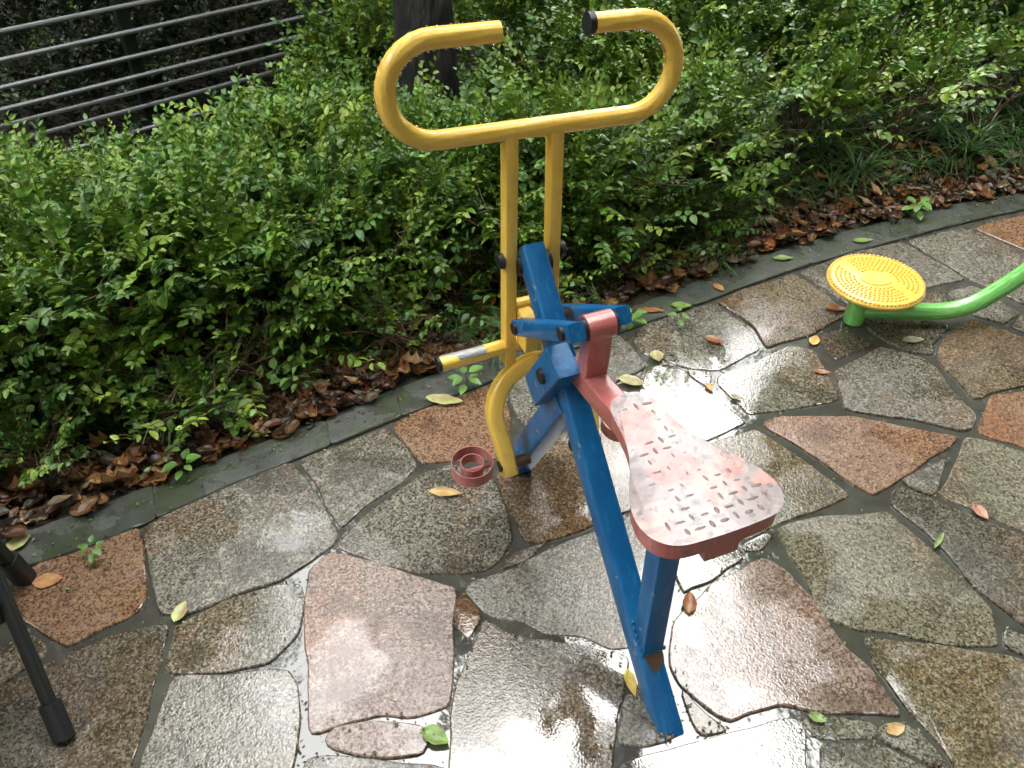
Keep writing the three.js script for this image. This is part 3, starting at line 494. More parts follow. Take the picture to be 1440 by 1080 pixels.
const FALLEN = [
  [-1.080, -1.169, 1.75, 0.066, 0.041, 'orange', 'orange oval leaf lying on the rust brown stone beside the black bench'],
  [-0.728, -1.065, 2.97, 0.056, 0.031, 'pale', 'pale green leaf stuck over the joint below a large grey stone'],
  [-1.176, -1.252, 2.44, 0.063, 0.038, 'pale', 'pale yellow leaf on the end of the kerb near the black bench'],
  [-0.209, -1.443, 1.48, 0.088, 0.030, 'tan', 'narrow tan leaf on the grey stone below the red stirrup', { shape: 'lance' }],
  [-0.241, -1.790, 1.40, 0.106, 0.042, 'pale', 'pale washed out leaf lying against the kerb on the rust stone'],
  [-0.013, -1.555, 1.05, 0.073, 0.029, 'tan', 'curled tan leaf under the stirrup arch'],
  [-0.175, -0.827, 1.05, 0.062, 0.037, 'green', 'green oval leaf beside the small pink stone'],
  [0.236, -0.955, 0.17, 0.065, 0.023, 'yellow', 'narrow yellow leaf beside the foot of the blue beam', { shape: 'lance' }],
  [0.386, -1.087, 2.97, 0.057, 0.031, 'brown', 'orange brown leaf at the corner of the pink stone behind the seat post'],
  [0.584, -0.855, 1.22, 0.036, 0.022, 'green', 'small green leaf on the wet joint below the pink stone'],
  [0.726, -0.818, 1.92, 0.043, 0.026, 'tan', 'tan leaf on a small grey stone at the tip of the pink stone'],
  [1.130, -1.400, 0.35, 0.051, 0.030, 'pink', 'pinkish orange leaf on the joint beside the dark stone'],
  [0.906, -2.037, 2.62, 0.052, 0.031, 'yellow', 'yellow green leaf near the green pipe post'],
  [0.873, -1.912, 1.40, 0.053, 0.021, 'brown', 'small brown leaf on the joint between two grey stones', { shape: 'lance' }],
  [1.185, -2.056, 1.66, 0.067, 0.033, 'grey', 'grey brown leaf on the wet stone below the green pipe'],
  [0.589, -2.075, 1.05, 0.063, 0.032, 'brown', 'curled orange brown leaf on the bright wet stone near the kerb'],
  [0.665, -2.354, 0.52, 0.048, 0.029, 'orange', 'small orange leaf on the kerb end of the bright stone'],
  [0.560, -1.859, 0.17, 0.035, 0.024, 'orange', 'tiny orange leaf where three joints meet'],
  [1.203, -2.622, 1.66, 0.074, 0.029, 'green', 'green leaf lying on the kerb behind the yellow disc', { shape: 'lance' }],
  [0.894, -2.509, 1.57, 0.072, 0.029, 'green', 'pale green leaf on the kerb left of the yellow disc', { shape: 'lance' }],
  [0.506, -2.236, 1.48, 0.066, 0.033, 'green', 'green leaf on the edge of the kerb by the bright stone'],
  [0.425, -2.005, 0.17, 0.051, 0.041, 'pale', 'round pale yellow leaf beside the red seat arm'],
  [0.305, -1.880, 1.22, 0.081, 0.044, 'pale', 'long pale green leaf below the red seat arm'],
  [0.397, -2.210, 1.48, 0.085, 0.026, 'brown', 'narrow brown leaf lying along the kerb', { shape: 'lance' }],
  [0.615, -1.807, 1.05, 0.034, 0.021, 'grey', 'small dark leaf on the white wet stone'],
  [0.996, -2.228, 1.40, 0.070, 0.035, 'brown', 'brown leaf in the puddle beside the green pipe post'],
  [-1.174, -1.408, 0.17, 0.077, 0.046, 'tan', 'yellow tan leaf standing on the litter at the kerb end'],
  [-0.396, -1.964, 0.17, 0.082, 0.051, 'orange', 'big orange leaf resting on the grass by the kerb'],
  [0.816, -2.595, 1.05, 0.086, 0.051, 'orange', 'orange leaf at the bed edge near the puddle'],
  [0.985, -1.265, 2.44, 0.072, 0.013, 'green', 'green blade lying in the joint of the dark stone', { shape: 'lance' }],
];
const WEEDS = [
  [-0.131, -1.835, 1.04, 7, 'seedling with broad light green leaves rooted at the kerb beside the stirrup arch', 0.004],
  [0.364, -2.124, 0.96, 7, 'light green seedling at the kerb beside the blue link', 0.004],
  [0.522, -2.150, 0.72, 5, 'small seedling rooted in the joint of the bright stone', 0.004],
  [-0.831, -1.504, 0.96, 7, 'light green seedling leaning over the kerb by the litter', 0.004],
  [-0.738, -1.669, 1.12, 8, 'bright seedling among the litter behind the kerb', 0.004],
  [1.489, -2.810, 1.12, 9, 'pale green seedling hanging over the kerb behind the yellow disc', 0.004],
  [-0.966, -1.247, 0.72, 6, 'wet dark seedling growing on the rust stone', 0.004],
  [-0.064, -2.024, 0.72, 6, 'seedling behind the kerb near the worn peg', 0.004],
];
// ------------------------------------------------------------------ leaves
const leafMat = (o = {}) => new THREE.MeshPhysicalMaterial({ vertexColors: true, roughness: 0.42, ior: 1.43, transmission: 0.38, thickness: 0, side: THREE.DoubleSide, ...o });
const foliageMat = leafMat(), youngMat = leafMat({ roughness: 0.4, transmission: 0.45 }), canopyMat = leafMat({ roughness: 0.5, transmission: 0 });
const barkTex = texture(512, (u, v) => { const g = fbm(N1, u, v * 0.25, 40, 4, 500); return mixc([0.003, 0.0026, 0.002], [0.017, 0.013, 0.01], sstep(0.3, 0.75, g)); }, true);
const barkBump = texture(512, (u, v) => fbm(N1, u, v * 0.25, 40, 4, 500));
const barkMat = new THREE.MeshStandardMaterial({ map: barkTex, bumpMap: barkBump, bumpScale: 0.02, roughness: 0.75 });
const twigMat = new THREE.MeshStandardMaterial({ color: lin(0.1, 0.058, 0.033), roughness: 0.6 });
const deadTwigMat = new THREE.MeshStandardMaterial({ color: lin(0.1, 0.065, 0.035), roughness: 0.65 });

// one leaf as folded blade: base at origin, along +z, face up; returns raw arrays
function leafArrays(L, W, { fold = 0.25, droop = 0.25, rows = 4, shape = 'oval', curl = 0, wave = 0 } = {}) {
  const pos = [], idx = [];
  for (let i = 0; i <= rows; i++) {
    const t = i / rows; let w = shape === 'oval' ? Math.pow(Math.sin(Math.PI * Math.pow(t, 0.82)), 0.8) : shape === 'lance' ? Math.sin(Math.PI * Math.pow(t, 0.7)) : 0.25 + 0.75 * Math.sin(Math.PI * Math.pow(t, 0.6));
    w = Math.max(w, i === 0 ? 0.06 : 0.03) * W / 2;
    const y = -droop * L * t * t + wave * Math.sin(t * 7) * L, z = L * t;
    const up = fold * w + curl * w * w / W;
    pos.push(-w, y + up, z, 0, y, z + (i === rows ? 0.0005 : 0), w, y + up, z);
  }
  for (let i = 0; i < rows; i++) for (let k = 0; k < 2; k++) { const a = i * 3 + k, b = a + 1, c = a + 3, d = c + 1; idx.push(a, c, b, b, c, d); }
  return { pos, idx };
}
function leafGeo(L, W, o, col = [1, 1, 1]) {
  const { pos, idx } = leafArrays(L, W, o), g = new THREE.BufferGeometry();
  g.setAttribute('position', new THREE.Float32BufferAttribute(pos, 3)); g.setAttribute('color', new THREE.Float32BufferAttribute(Array.from({ length: pos.length }, (_, i) => col[i % 3]), 3)); g.setIndex(idx); g.computeVertexNormals(); return g;
}
function twigGeo(pts, r0, r1, col) {
  const pos = [], idx = [], c = [];
  pts.forEach((p, i) => { const r = r0 + (r1 - r0) * i / (pts.length - 1), T = pts[Math.min(i + 1, pts.length - 1)].clone().sub(pts[Math.max(0, i - 1)]).normalize(), X = (Math.abs(T.y) > 0.9 ? V(1, 0, 0) : V(0, 1, 0)).cross(T).normalize(), Y = T.clone().cross(X); for (let k = 0; k < 4; k++) { const a = k * Math.PI / 2, q = p.clone().addScaledVector(X, r * Math.cos(a)).addScaledVector(Y, r * Math.sin(a)); pos.push(q.x, q.y, q.z); if (col) c.push(...col); } });
  for (let i = 0; i < pts.length - 1; i++) for (let k = 0; k < 4; k++) { const a = i * 4 + k, b = i * 4 + (k + 1) % 4; idx.push(a, b, a + 4, b, b + 4, a + 4); }
  const g = new THREE.BufferGeometry(); g.setAttribute('position', new THREE.Float32BufferAttribute(pos, 3)); if (col) g.setAttribute('color', new THREE.Float32BufferAttribute(c, 3)); g.setIndex(idx); g.computeVertexNormals(); return g;
}
const mergeC = (l) => mergeGeometries(l.map((g) => { const n = g.index ? g.toNonIndexed() : g; if (n.attributes.uv) n.deleteAttribute('uv'); return n; }));
// spray: twig along +z with leaves to both sides, faces up
function spray(L, n, ll, lw, spread = 1) {
  const parts = [], P = []; const bx = rr(-0.15, 0.15), by = rr(0.05, 0.3);
  for (let k = 0; k <= 4; k++) { const t = k / 4; P.push(V(bx * L * t * t, by * L * t * t * 0.6, L * t)); }
  parts.push(twigGeo(P, 0.0016, 0.0006, [0.9, 0.42, 0.3]));
  const c = new THREE.CatmullRomCurve3(P), m = new THREE.Matrix4(), e = new THREE.Euler();
  for (let k = 0; k < n; k++) {
    const t = 0.12 + 0.88 * k / (n - 1), p = c.getPoint(Math.min(1, t)), s = k % 2 ? 1 : -1, sc = (1 - 0.45 * t * t) * rr(0.75, 1.15), shade = rr(0.72, 1.15), yl = rr(0.85, 1.25);
    const g = leafGeo(ll * sc, lw * sc, { fold: rr(0.1, 0.5), droop: rr(-0.05, 0.45) }, [shade * yl, shade, shade * rr(0.7, 1.1)]);
    e.set(rr(-0.5, 0.35), k === n - 1 ? rr(-0.3, 0.3) : s * rr(0.6, 1.35) * spread, rr(-0.7, 0.7), 'YXZ'); g.applyMatrix4(m.makeRotationFromEuler(e)); g.translate(p.x, p.y, p.z); parts.push(g);
  }
  return mergeC(parts);
}
const sprays = Array.from({ length: 7 }, (_, k) => spray(rr(0.11, 0.17), 11 + k % 4, 0.034, 0.021));
const bigSprays = Array.from({ length: 5 }, (_, k) => spray(rr(0.13, 0.19), 10 + k % 3, 0.045, 0.027));
const shoots = Array.from({ length: 3 }, () => spray(rr(0.1, 0.14), 12, 0.028, 0.016, 0.8));
const longSprays = Array.from({ length: 3 }, () => spray(rr(0.26, 0.34), 13, 0.036, 0.022));
const broadSprays = Array.from({ length: 3 }, () => spray(0.16, 8, 0.065, 0.034));
const greens = [[0.12, 0.24, 0.024], [0.135, 0.26, 0.026], [0.075, 0.18, 0.028], [0.165, 0.29, 0.03], [0.095, 0.2, 0.034], [0.2, 0.32, 0.035], [0.06, 0.14, 0.026]];
const limes = [[0.2, 0.33, 0.035], [0.26, 0.38, 0.05], [0.16, 0.3, 0.04]];
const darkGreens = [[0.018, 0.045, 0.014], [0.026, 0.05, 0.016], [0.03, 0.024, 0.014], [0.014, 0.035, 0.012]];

const UP = V(0, 1, 0);
function place(m, p, dir, s, roll = 0) { const z = dir.clone().normalize(), x = UP.clone().cross(z); if (x.lengthSq() < 1e-4) x.set(1, 0, 0); x.normalize(); const y = z.clone().cross(x); if (roll) { const c = Math.cos(roll), q = Math.sin(roll), X = x.clone(); x.multiplyScalar(c).addScaledVector(y, q); y.multiplyScalar(c).addScaledVector(X, -q); } m.makeBasis(x.multiplyScalar(s), y.multiplyScalar(s), z.multiplyScalar(s)); m.setPosition(p); return m; }
function scatter(name, geo, mat, items, parent) {
  const im = new THREE.InstancedMesh(geo, mat, items.length); im.name = name; im.castShadow = im.receiveShadow = true; const m = new THREE.Matrix4(), c = new THREE.Color();
  items.forEach(([p, d, s, col, roll], i) => { im.setMatrixAt(i, place(m, p, d, s, roll)); im.setColorAt(i, c.setRGB(...col)); });
  im.userData.kind = 'stuff'; parent.add(im); return im;
}
const tint = (c, a = 0.18) => { const k = 1 + rr(-a, a); return [c[0] * k, c[1] * k, c[2] * k]; };

function shrub(x, z, rx, rz, h, n, { label, group = 'hedge shrubs behind the kerb', set = sprays, pal = greens, young = 14, low = 0.22, size = 1 }) {
  const S = base('shrub', x, bedY(x, z) - 0.01, z); tag(S, label, 'shrub', group);
  // stems
  const st = []; const ns = 9 + Math.floor(rx * 12);
  for (let k = 0; k < ns; k++) {
    const a = rr(0, 6.28), q = rr(0.25, 0.85), tip = V(Math.cos(a) * rx * q, h * rr(0.55, 0.92), Math.sin(a) * rz * q), b = V(rr(-0.05, 0.05), 0, rr(-0.05, 0.05));
    const P = []; for (let i = 0; i <= 5; i++) { const t = i / 5; P.push(V(b.x + (tip.x - b.x) * Math.pow(t, 1.2) + rr(-0.012, 0.012), tip.y * Math.pow(t, 0.9), b.z + (tip.z - b.z) * Math.pow(t, 1.2) + rr(-0.012, 0.012))); }
    st.push(twigGeo(P, rr(0.004, 0.008), 0.0015));
    for (let j = 0; j < 3; j++) { const s = P[2 + Math.floor(rnd() * 3)], e = s.clone().add(V(rr(-0.14, 0.14), rr(0.03, 0.16), rr(-0.14, 0.14))); st.push(twigGeo([s, s.clone().lerp(e, 0.5).add(V(0, 0.015, 0)), e], 0.0025, 0.001)); }
  }
  for (let k = 0; k < 7; k++) { const a = rr(0, 6.28), s = V(Math.cos(a) * rx * 0.4, h * 0.5, Math.sin(a) * rz * 0.4), e = V(Math.cos(a) * rx * rr(1.0, 1.25), h * rr(0.45, 1.2), Math.sin(a) * rz * rr(1.0, 1.25)), m = s.clone().lerp(e, 0.55).add(V(rr(-0.04, 0.04), 0.06, rr(-0.04, 0.04))); st.push(twigGeo([s, m, e], 0.0028, 0.0011)); const e2 = m.clone().lerp(e, 0.3).add(V(rr(-0.09, 0.09), rr(0, 0.08), rr(-0.09, 0.09))); st.push(twigGeo([m.clone().lerp(e, 0.2), e2], 0.0016, 0.0008)); }
  add('stems', mergeC(st), twigMat, S);
  const items = [], yi = [], lump = rr(0, 9);
  for (let k = 0; k < n; k++) {
    const a = rr(0, 6.28), v = Math.pow(rnd(), 0.8), el = v * Math.PI / 2; // direction on dome
    const d = V(Math.cos(a) * Math.pow(Math.cos(el), 0.7), Math.pow(Math.sin(el), 0.6), Math.sin(a) * Math.pow(Math.cos(el), 0.7));
    const wob = 0.62 + 0.72 * fbm(N2, (a / 6.28 + lump) % 1, v * 0.5, 7, 3, 600), r = (1 - 0.5 * Math.pow(rnd(), 1.9)) * wob;
    const p = V(d.x * rx * r, h * (low + (1 - low) * d.y * r), d.z * rz * r);
    const ga = fbm(N3, ((x + p.x) * 0.2 + 3) % 1, ((z + p.z) * 0.2 + p.y * 0.31 + 3) % 1, 34, 2, 650); if (ga < 0.455 && rnd() < 0.9) continue; if (d.y < 0.35 && rnd() < 0.4) continue;
    const out = V(d.x + rr(-0.7, 0.7), 0.12 + rr(-0.25, 0.6) + 0.3 * d.y, d.z + rr(-0.7, 0.7));
    items.push([p, out, (rnd() < 0.3 ? rr(0.5, 0.75) : rr(0.75, 1.25)) * size, tint(pick(pal)), rr(-0.5, 0.5)]);
  }
  scatter('foliage', pick(set), foliageMat, items, S);
  { const li = []; for (let k = 0; k < 16; k++) { const a = rr(0, 6.28), el = rr(0.0, 1.3), d = V(Math.cos(a) * Math.cos(el), Math.sin(el), Math.sin(a) * Math.cos(el)); li.push([V(d.x * rx * 0.7, h * (0.3 + 0.5 * d.y), d.z * rz * 0.7), V(d.x + rr(-0.3, 0.3), d.y * 0.8 + 0.2, d.z + rr(-0.3, 0.3)), rr(0.7, 1.2), tint(pick(pal)), rr(-0.4, 0.4)]); } scatter('long_shoots', pick(longSprays), foliageMat, li, S); }
  if (young) {
    for (let k = 0; k < young; k++) { const a = rr(0, 6.28), q = Math.sqrt(rnd()) * 0.9, p = V(Math.cos(a) * rx * q, h * (0.8 + 0.2 * Math.sqrt(1 - q * q)) * rr(0.85, 1.03), Math.sin(a) * rz * q); yi.push([p, V(rr(-0.6, 0.6), rr(0.5, 1.3), rr(-0.6, 0.6)), rr(0.6, 1.1) * size, tint(pick(limes)), rr(-1.5, 1.5)]); }
    scatter('young_shoots', pick(shoots), youngMat, yi, S);
  }
  return S;
}
// rows of shrubs follow the kerb; t along the kerb line (x), off = metres behind it
const behind = (x, off) => { const e = 0.05, dz = (lineAt(kbAll, x + e) - lineAt(kbAll, x - e)) / (2 * e), L = Math.hypot(1, dz); return [x + dz / L * off, lineAt(kbAll, x) - off / L]; };
const ord = ['first', 'second', 'third', 'fourth', 'fifth', 'sixth', 'seventh', 'eighth'];
[[-1.8, -1.52, 0.3, 0.42], [-1.46, -1.76, 0.3, 0.42], [-1.12, -1.97, 0.3, 0.43], [-0.78, -2.15, 0.3, 0.41], [-0.44, -2.33, 0.3, 0.39], [-0.1, -2.51, 0.3, 0.4]].forEach(([x, z, r, h], i) => shrub(x, z, r, r, h, 700, { label: `${ord[i]} hedge shrub along the kerb, counted from the black bench`, young: 34, low: 0.22 }));
[[-1.9, -1.95, 0.38, 0.4], [-1.5, -2.2, 0.38, 0.39], [-1.12, -2.42, 0.37, 0.38], [-0.76, -2.62, 0.33, 0.39]].forEach(([x, z, r, h], i) => shrub(x, z, r, r, h, 900, { label: `${ord[i]} hedge shrub in the row before the rail fence, counted from the black bench`, young: 36, low: 0.34 }));
[[-0.76, -2.98, 0.26, 0.32, 'leafy hedge shrub between the rail fence and the dark tree trunk'], [-0.58, -3.4, 0.22, 0.52, 'upright leafy shrub hiding the end of the rail fence beside the trunk'], [-0.34, -2.72, 0.28, 0.4, 'low hedge shrub right in front of the dark tree trunk']].forEach(([x, z, r, h, l]) => shrub(x, z, r, r, h, 700, { label: l, young: 26, low: 0.34 }));
[[0.24, -2.62, 0.34, 0.44], [0.58, -2.86, 0.34, 0.47]].forEach(([x, z, r, h], i) => shrub(x, z, r, r, h, 780, { label: `${ord[i]} loose shrub by the leaf litter behind the machine, counted from the trunk`, group: 'shrubs beside the trunk', young: 20, low: 0.32 }));
[[0.17, -3.16, 0.32, 0.5], [0.5, -3.3, 0.4, 0.56], [0.84, -3.36, 0.4, 0.58]].forEach(([x, z, r, h], i) => shrub(x, z, r, r, h, 820, { label: `${ord[i]} shrub of the middle row right of the dark trunk, counted from it`, group: 'shrubs beside the trunk', young: 26, low: 0.32 }));
[[-0.02, -3.7, 0.4, 0.58], [0.42, -3.9, 0.45, 0.62], [0.95, -3.95, 0.45, 0.64]].forEach(([x, z, r, h], i) => shrub(x, z, r, r, h, 820, { label: `${ord[i]} shrub of the rear row behind the dark trunk, counted from it`, group: 'shrubs beside the trunk', young: 30, low: 0.32 }));
[[1.1, 1.0, 0.42, 0.6], [1.5, 0.92, 0.4, 0.58], [1.92, 0.98, 0.42, 0.6], [2.35, 0.95, 0.42, 0.62]].forEach(([t, off, r, h], i) => { const [x, z] = behind(t, off); shrub(x, z, r, r * 0.9, h, 640, { label: `${ord[i]} open large-leaved shrub behind the grass tufts, counted from the fan palm`, group: 'shrubs behind the grass', set: bigSprays, young: 30, low: 0.48 }); });
[[1.1, 1.7, 0.5, 0.72], [1.65, 1.65, 0.5, 0.72], [2.2, 1.65, 0.5, 0.7], [2.75, 1.5, 0.5, 0.7]].forEach(([t, off, r, h], i) => { const [x, z] = behind(t, off); shrub(x, z, r, r * 0.9, h, 1000, { label: `${ord[i]} tall shrub at the back of the bed, counted from the fan palm`, group: 'shrubs at the back of the bed', set: bigSprays, young: 60 }); });

[[2.45, -3.95, 0.45, 0.62, 'shrub closing the far corner of the bed behind the green pipe'], [2.85, -4.45, 0.55, 0.75, 'taller shrub at the very back corner of the bed'], [1.9, -4.75, 0.55, 0.65, 'shrub behind the tall shrubs at the back of the bed']].forEach(([x, z, r, h, l]) => shrub(x, z, r, r, h, 700, { label: l, group: 'shrubs at the back of the bed', set: bigSprays, young: 30 }));
[[1.08, -3.12, 0.3, 0.44], [1.5, -3.3, 0.32, 0.46], [1.95, -3.5, 0.32, 0.46]].forEach(([x, z, r, h], i) => shrub(x, z, r, r, h, 190, { label: `${ord[i]} sparse leggy shrub standing among the grass tufts, counted from the fan palm`, group: 'leggy shrubs among the grass', set: bigSprays, young: 12, low: 0.5 }));
// small self-sown plants in front of and under the hedge
[-1.1, -0.93, -0.75, -0.6, -0.42, -0.25, -0.05, 0.12, 0.3, 0.45, 0.62, 0.78].forEach((t, i) => { const [x, z] = behind(t, [0.2, 0.32, 0.17, 0.26, 0.35, 0.15, 0.28, 0.2, 0.3, 0.17, 0.34, 0.22][i]); shrub(x, z, 0.11, 0.1, rr(0.1, 0.2), 46, { label: 'small self-sown leafy plant between the kerb and the hedge', group: 'small plants in front of the hedge', young: 3, low: 0.2, size: 0.75 }); });

// ------------------------------------------------------------------ trees: the dark trunk in view, and those overhead and around that shade the place
const clumps = Array.from({ length: 3 }, () => { const l = []; const m = new THREE.Matrix4(), e = new THREE.Euler(); for (let k = 0; k < 34; k++) { const s = rr(0.7, 1.2), g = leafGeo(0.18 * s, 0.095 * s, { rows: 2 }, tint([1, 1, 1], 0.2)); e.set(rr(-0.9, 0.9), rr(0, 6.28), rr(-0.6, 0.6), 'YXZ'); g.applyMatrix4(m.makeRotationFromEuler(e)); const d = V(rr(-1, 1), rr(-1, 1), rr(-1, 1)).normalize().multiplyScalar(0.34 * Math.cbrt(rnd())); g.translate(d.x, d.y * 0.7, d.z); l.push(g); } return mergeC(l); });
function tree(name, x, z, r0, crowns, label, group) {
  const T = base(name, x, -0.03, z); tag(T, label, 'tree', group);
  const c0 = crowns[0], hgt = c0[1], P = [], bend = [c0[0] - x, c0[2] - z];
  const n = 22, pts = []; for (let i = 0; i <= n; i++) { const t = i / n; pts.push(V(bend[0] * t * t * 0.7, hgt * t, bend[1] * t * t * 0.7)); }
  // ridged trunk
  const seg = 28, pos = [], uv = [], idx = [];
  pts.forEach((p, i) => { const t = i / n, r = r0 * (1 - 0.55 * t) * (1 + 0.5 * Math.exp(-t * hgt / 0.12)); for (let k = 0; k <= seg; k++) { const a = k / seg * 6.283, rd = r * (1 + 0.16 * (fbm(N3, (k % seg) / seg, t * 0.4, 11, 3, 700) - 0.5) * 2); pos.push(p.x + rd * Math.cos(a), p.y, p.z + rd * Math.sin(a)); uv.push(k / seg * 0.7, p.y); } });
  for (let i = 0; i < n; i++) for (let k = 0; k < seg; k++) { const a = i * (seg + 1) + k, c = a + seg + 1; idx.push(a, c, a + 1, a + 1, c, c + 1); }
  const g = new THREE.BufferGeometry(); g.setAttribute('position', new THREE.Float32BufferAttribute(pos, 3)); g.setAttribute('uv', new THREE.Float32BufferAttribute(uv, 2)); g.setIndex(idx); g.computeVertexNormals();
  add('trunk', g, barkMat, T);
  const limbs = []; for (const [cx, cy, cz, a, b, c] of crowns) for (let k = 0; k < 5; k++) { const s = pts[Math.floor(n * rr(0.6, 0.95))], e = V(cx - x + rr(-0.7, 0.7) * a, cy + rr(-0.4, 0.7) * b, cz - z + rr(-0.7, 0.7) * c); limbs.push(twigGeo([s, s.clone().lerp(e, 0.5).add(V(0, 0.15, 0)), e], r0 * 0.35, 0.012)); }
  add('limbs', mergeC(limbs), twigMat, T);
  const items = []; for (const [cx, cy, cz, a, b, c, cnt] of crowns) for (let k = 0; k < cnt * 0.55; k++) { const d = V(rr(-1, 1), rr(-1, 1), rr(-1, 1)); if (d.lengthSq() > 1) { k--; continue; } const w = 0.86 + 0.3 * fbm(N1, (Math.atan2(d.z, d.x) / 6.283 + 1) % 1, (d.y + 1) / 4, 6, 3, 800); items.push([V(cx - x + d.x * a * w, cy + d.y * b * w, cz - z + d.z * c * w), V(rr(-1, 1), rr(-0.3, 0.3), rr(-1, 1)), rr(0.8, 1.4), tint(pick(greens), 0.25), 0]); }
  scatter('crown', pick(clumps), canopyMat, items, T);
  return T;
}
tree('tree', -0.31, -3.12, 0.118, [[-0.3, 3.3, -4.3, 0.85, 1.0, 1.0, 420]], 'tree with dark furrowed trunk rising out of the hedge behind the handlebar');
const shade = 'shade trees standing round the paving';
for (const [x, z, r, crowns, l] of [
  [5.6, -6.4, 0.2, [[5.65, 5.7, -6.2, 3.1, 3.9, 3.6, 3200]], 'tall broad shade tree beyond the green pipe end of the paving'],
  [-6.4, -5.2, 0.2, [[-5.7, 5.4, -5.0, 3.1, 3.6, 3.4, 2600]], 'tall broad shade tree far beyond the rail fence'],
  [0.4, 3.4, 0.18, [[0.4, 5.0, 1.5, 4.4, 1.1, 4.2, 1300]], 'broad shade tree spreading over the paving'],
  [4.8, 0.6, 0.16, [[4.8, 3.6, 0.2, 2.8, 3.2, 2.8, 1600]], 'broad shade tree at the open end of the paving'],
  [-2.2, -4.9, 0.1, [[-2.4, 1.75, -4.5, 1.6, 0.75, 1.0, 1500], [-0.9, 1.5, -5.2, 1.0, 0.7, 0.9, 800]], 'low evergreen tree arching over the ground beyond the rail fence'],
]) tree('shade_tree', x, z, r, crowns, l, shade);
for (const [x, z, ry, rx] of [[0.8, -10, 1.7, 2.2], [-3.4, -9.4, 2.4, 2.4], [4.8, -10, 2.5, 2.5], [-8.5, -8, 3, 2.6], [-9.6, -3, 3, 2.8], [9.3, -3.5, 3, 2.8], [9.6, 1, 3, 2.8], [-9.2, 2, 3, 2.8], [-6, 6, 3.4, 3], [-2.2, 7.6, 3.4, 3], [2.2, 7.6, 3.4, 3], [6, 6, 3.4, 3], [8.5, 4.5, 3, 2.6], [-8.5, 5, 3, 2.6]])
  tree('far_tree', x, z, 0.15, [[x, ry, z, rx, ry, rx, 1000]], 'dense leafy tree closing off the garden at a distance', 'far trees round the garden');

// ------------------------------------------------------------------ rail fence behind the hedge
{
  const F = base('rail_fence', -1.404, 0, -3.2, THREE.MathUtils.degToRad(39.7)); tag(F, 'dark metal fence with thin horizontal rails behind the hedge', 'fence');
  const railMat = new THREE.MeshPhysicalMaterial({ color: lin(0.2, 0.205, 0.21), roughness: 0.35, metalness: 0.2, bumpMap: mortarBump, bumpScale: 0.0005 });
  for (const x of [-3.6, -2.7, -1.8, -0.9, 0, 0.86, 1.74, 2.6]) { const g = new RoundedBoxGeometry(0.045, 1.25, 0.045, 2, 0.004); g.translate(x, 0.6, 0); add('post', g, blackPaint, F); }
  for (const y of [0.1, 0.19, 0.275, 0.335, 0.388, 0.459, 0.546, 0.634, 0.73, 0.83, 0.93, 1.05, 1.18]) { add('rail', cylBetween(V(-3.8, y, 0.03), V(2.7, y, 0.03), 0.0085, 10), railMat, F); }
}
// dark tangle beyond the fence
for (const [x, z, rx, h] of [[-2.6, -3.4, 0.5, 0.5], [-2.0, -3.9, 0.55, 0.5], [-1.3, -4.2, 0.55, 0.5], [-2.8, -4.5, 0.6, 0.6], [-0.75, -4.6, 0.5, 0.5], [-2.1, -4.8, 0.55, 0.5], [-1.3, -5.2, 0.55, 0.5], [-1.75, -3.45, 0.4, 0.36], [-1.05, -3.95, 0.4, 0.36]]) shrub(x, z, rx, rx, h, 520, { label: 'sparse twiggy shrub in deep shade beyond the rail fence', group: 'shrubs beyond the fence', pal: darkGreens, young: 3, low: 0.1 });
{ // arching bare canes beyond the fence
  const cane = []; for (let k = 0; k < 70; k++) { const x = rr(-3.4, -0.4), z = rr(-5.2, -3.7), P = [], a = rr(0, 6.28), l = rr(0.1, 0.5); for (let i = 0; i <= 6; i++) { const t = i / 6; P.push(V(x + Math.cos(a) * l * t * t, rr(0.5, 0.54) * 2 * t * (1 - 0.35 * t), z + Math.sin(a) * l * t * t)); } cane.push(twigGeo(P, 0.004, 0.0015)); }
  const m = add('bare_canes', mergeC(cane), deadTwigMat, scene); tag(m, 'tangle of thin bare canes in the shade beyond the rail fence', 'canes', null, 'stuff');
}
// ------------------------------------------------------------------ bamboo sprig hanging by the trunk
// fan palm seedling
{
  const P = base('fan_palm', 0.62, 0, -3.08); tag(P, 'low fan palm with stiff narrow leaf fingers under the shrubs', 'palm');
  const mat = leafMat({ roughness: 0.28, transmission: 0.15 });
  for (const [yaw, pitch, L, h] of [[1.35, 0.1, 0.42, 0.22], [1.75, 0.32, 0.4, 0.3], [0.7, 0.35, 0.36, 0.26]]) {
    const d = V(Math.sin(yaw), 0, Math.cos(yaw) * 0.6);
    add('stalk', twigGeo([V(0, 0, 0), V(d.x * 0.03, h * 0.6, d.z * 0.03), V(d.x * 0.08, h, d.z * 0.08)], 0.006, 0.004), twigMat, P);
    for (let k = 0; k < 12; k++) { const a = (k - 5.5) / 5.5 * 0.75, g = leafGeo(L * (1 - 0.25 * Math.abs(a)), 0.017, { rows: 5, fold: 0.5, droop: rr(0.02, 0.14), shape: 'lance' }, tint([0.03, 0.085, 0.035], 0.2)); g.rotateX(-pitch); g.rotateY(yaw + a * 0.5); g.translate(d.x * 0.08, h + a * 0.06, d.z * 0.08); add('leaf_finger', g, mat, P); }
  }
}
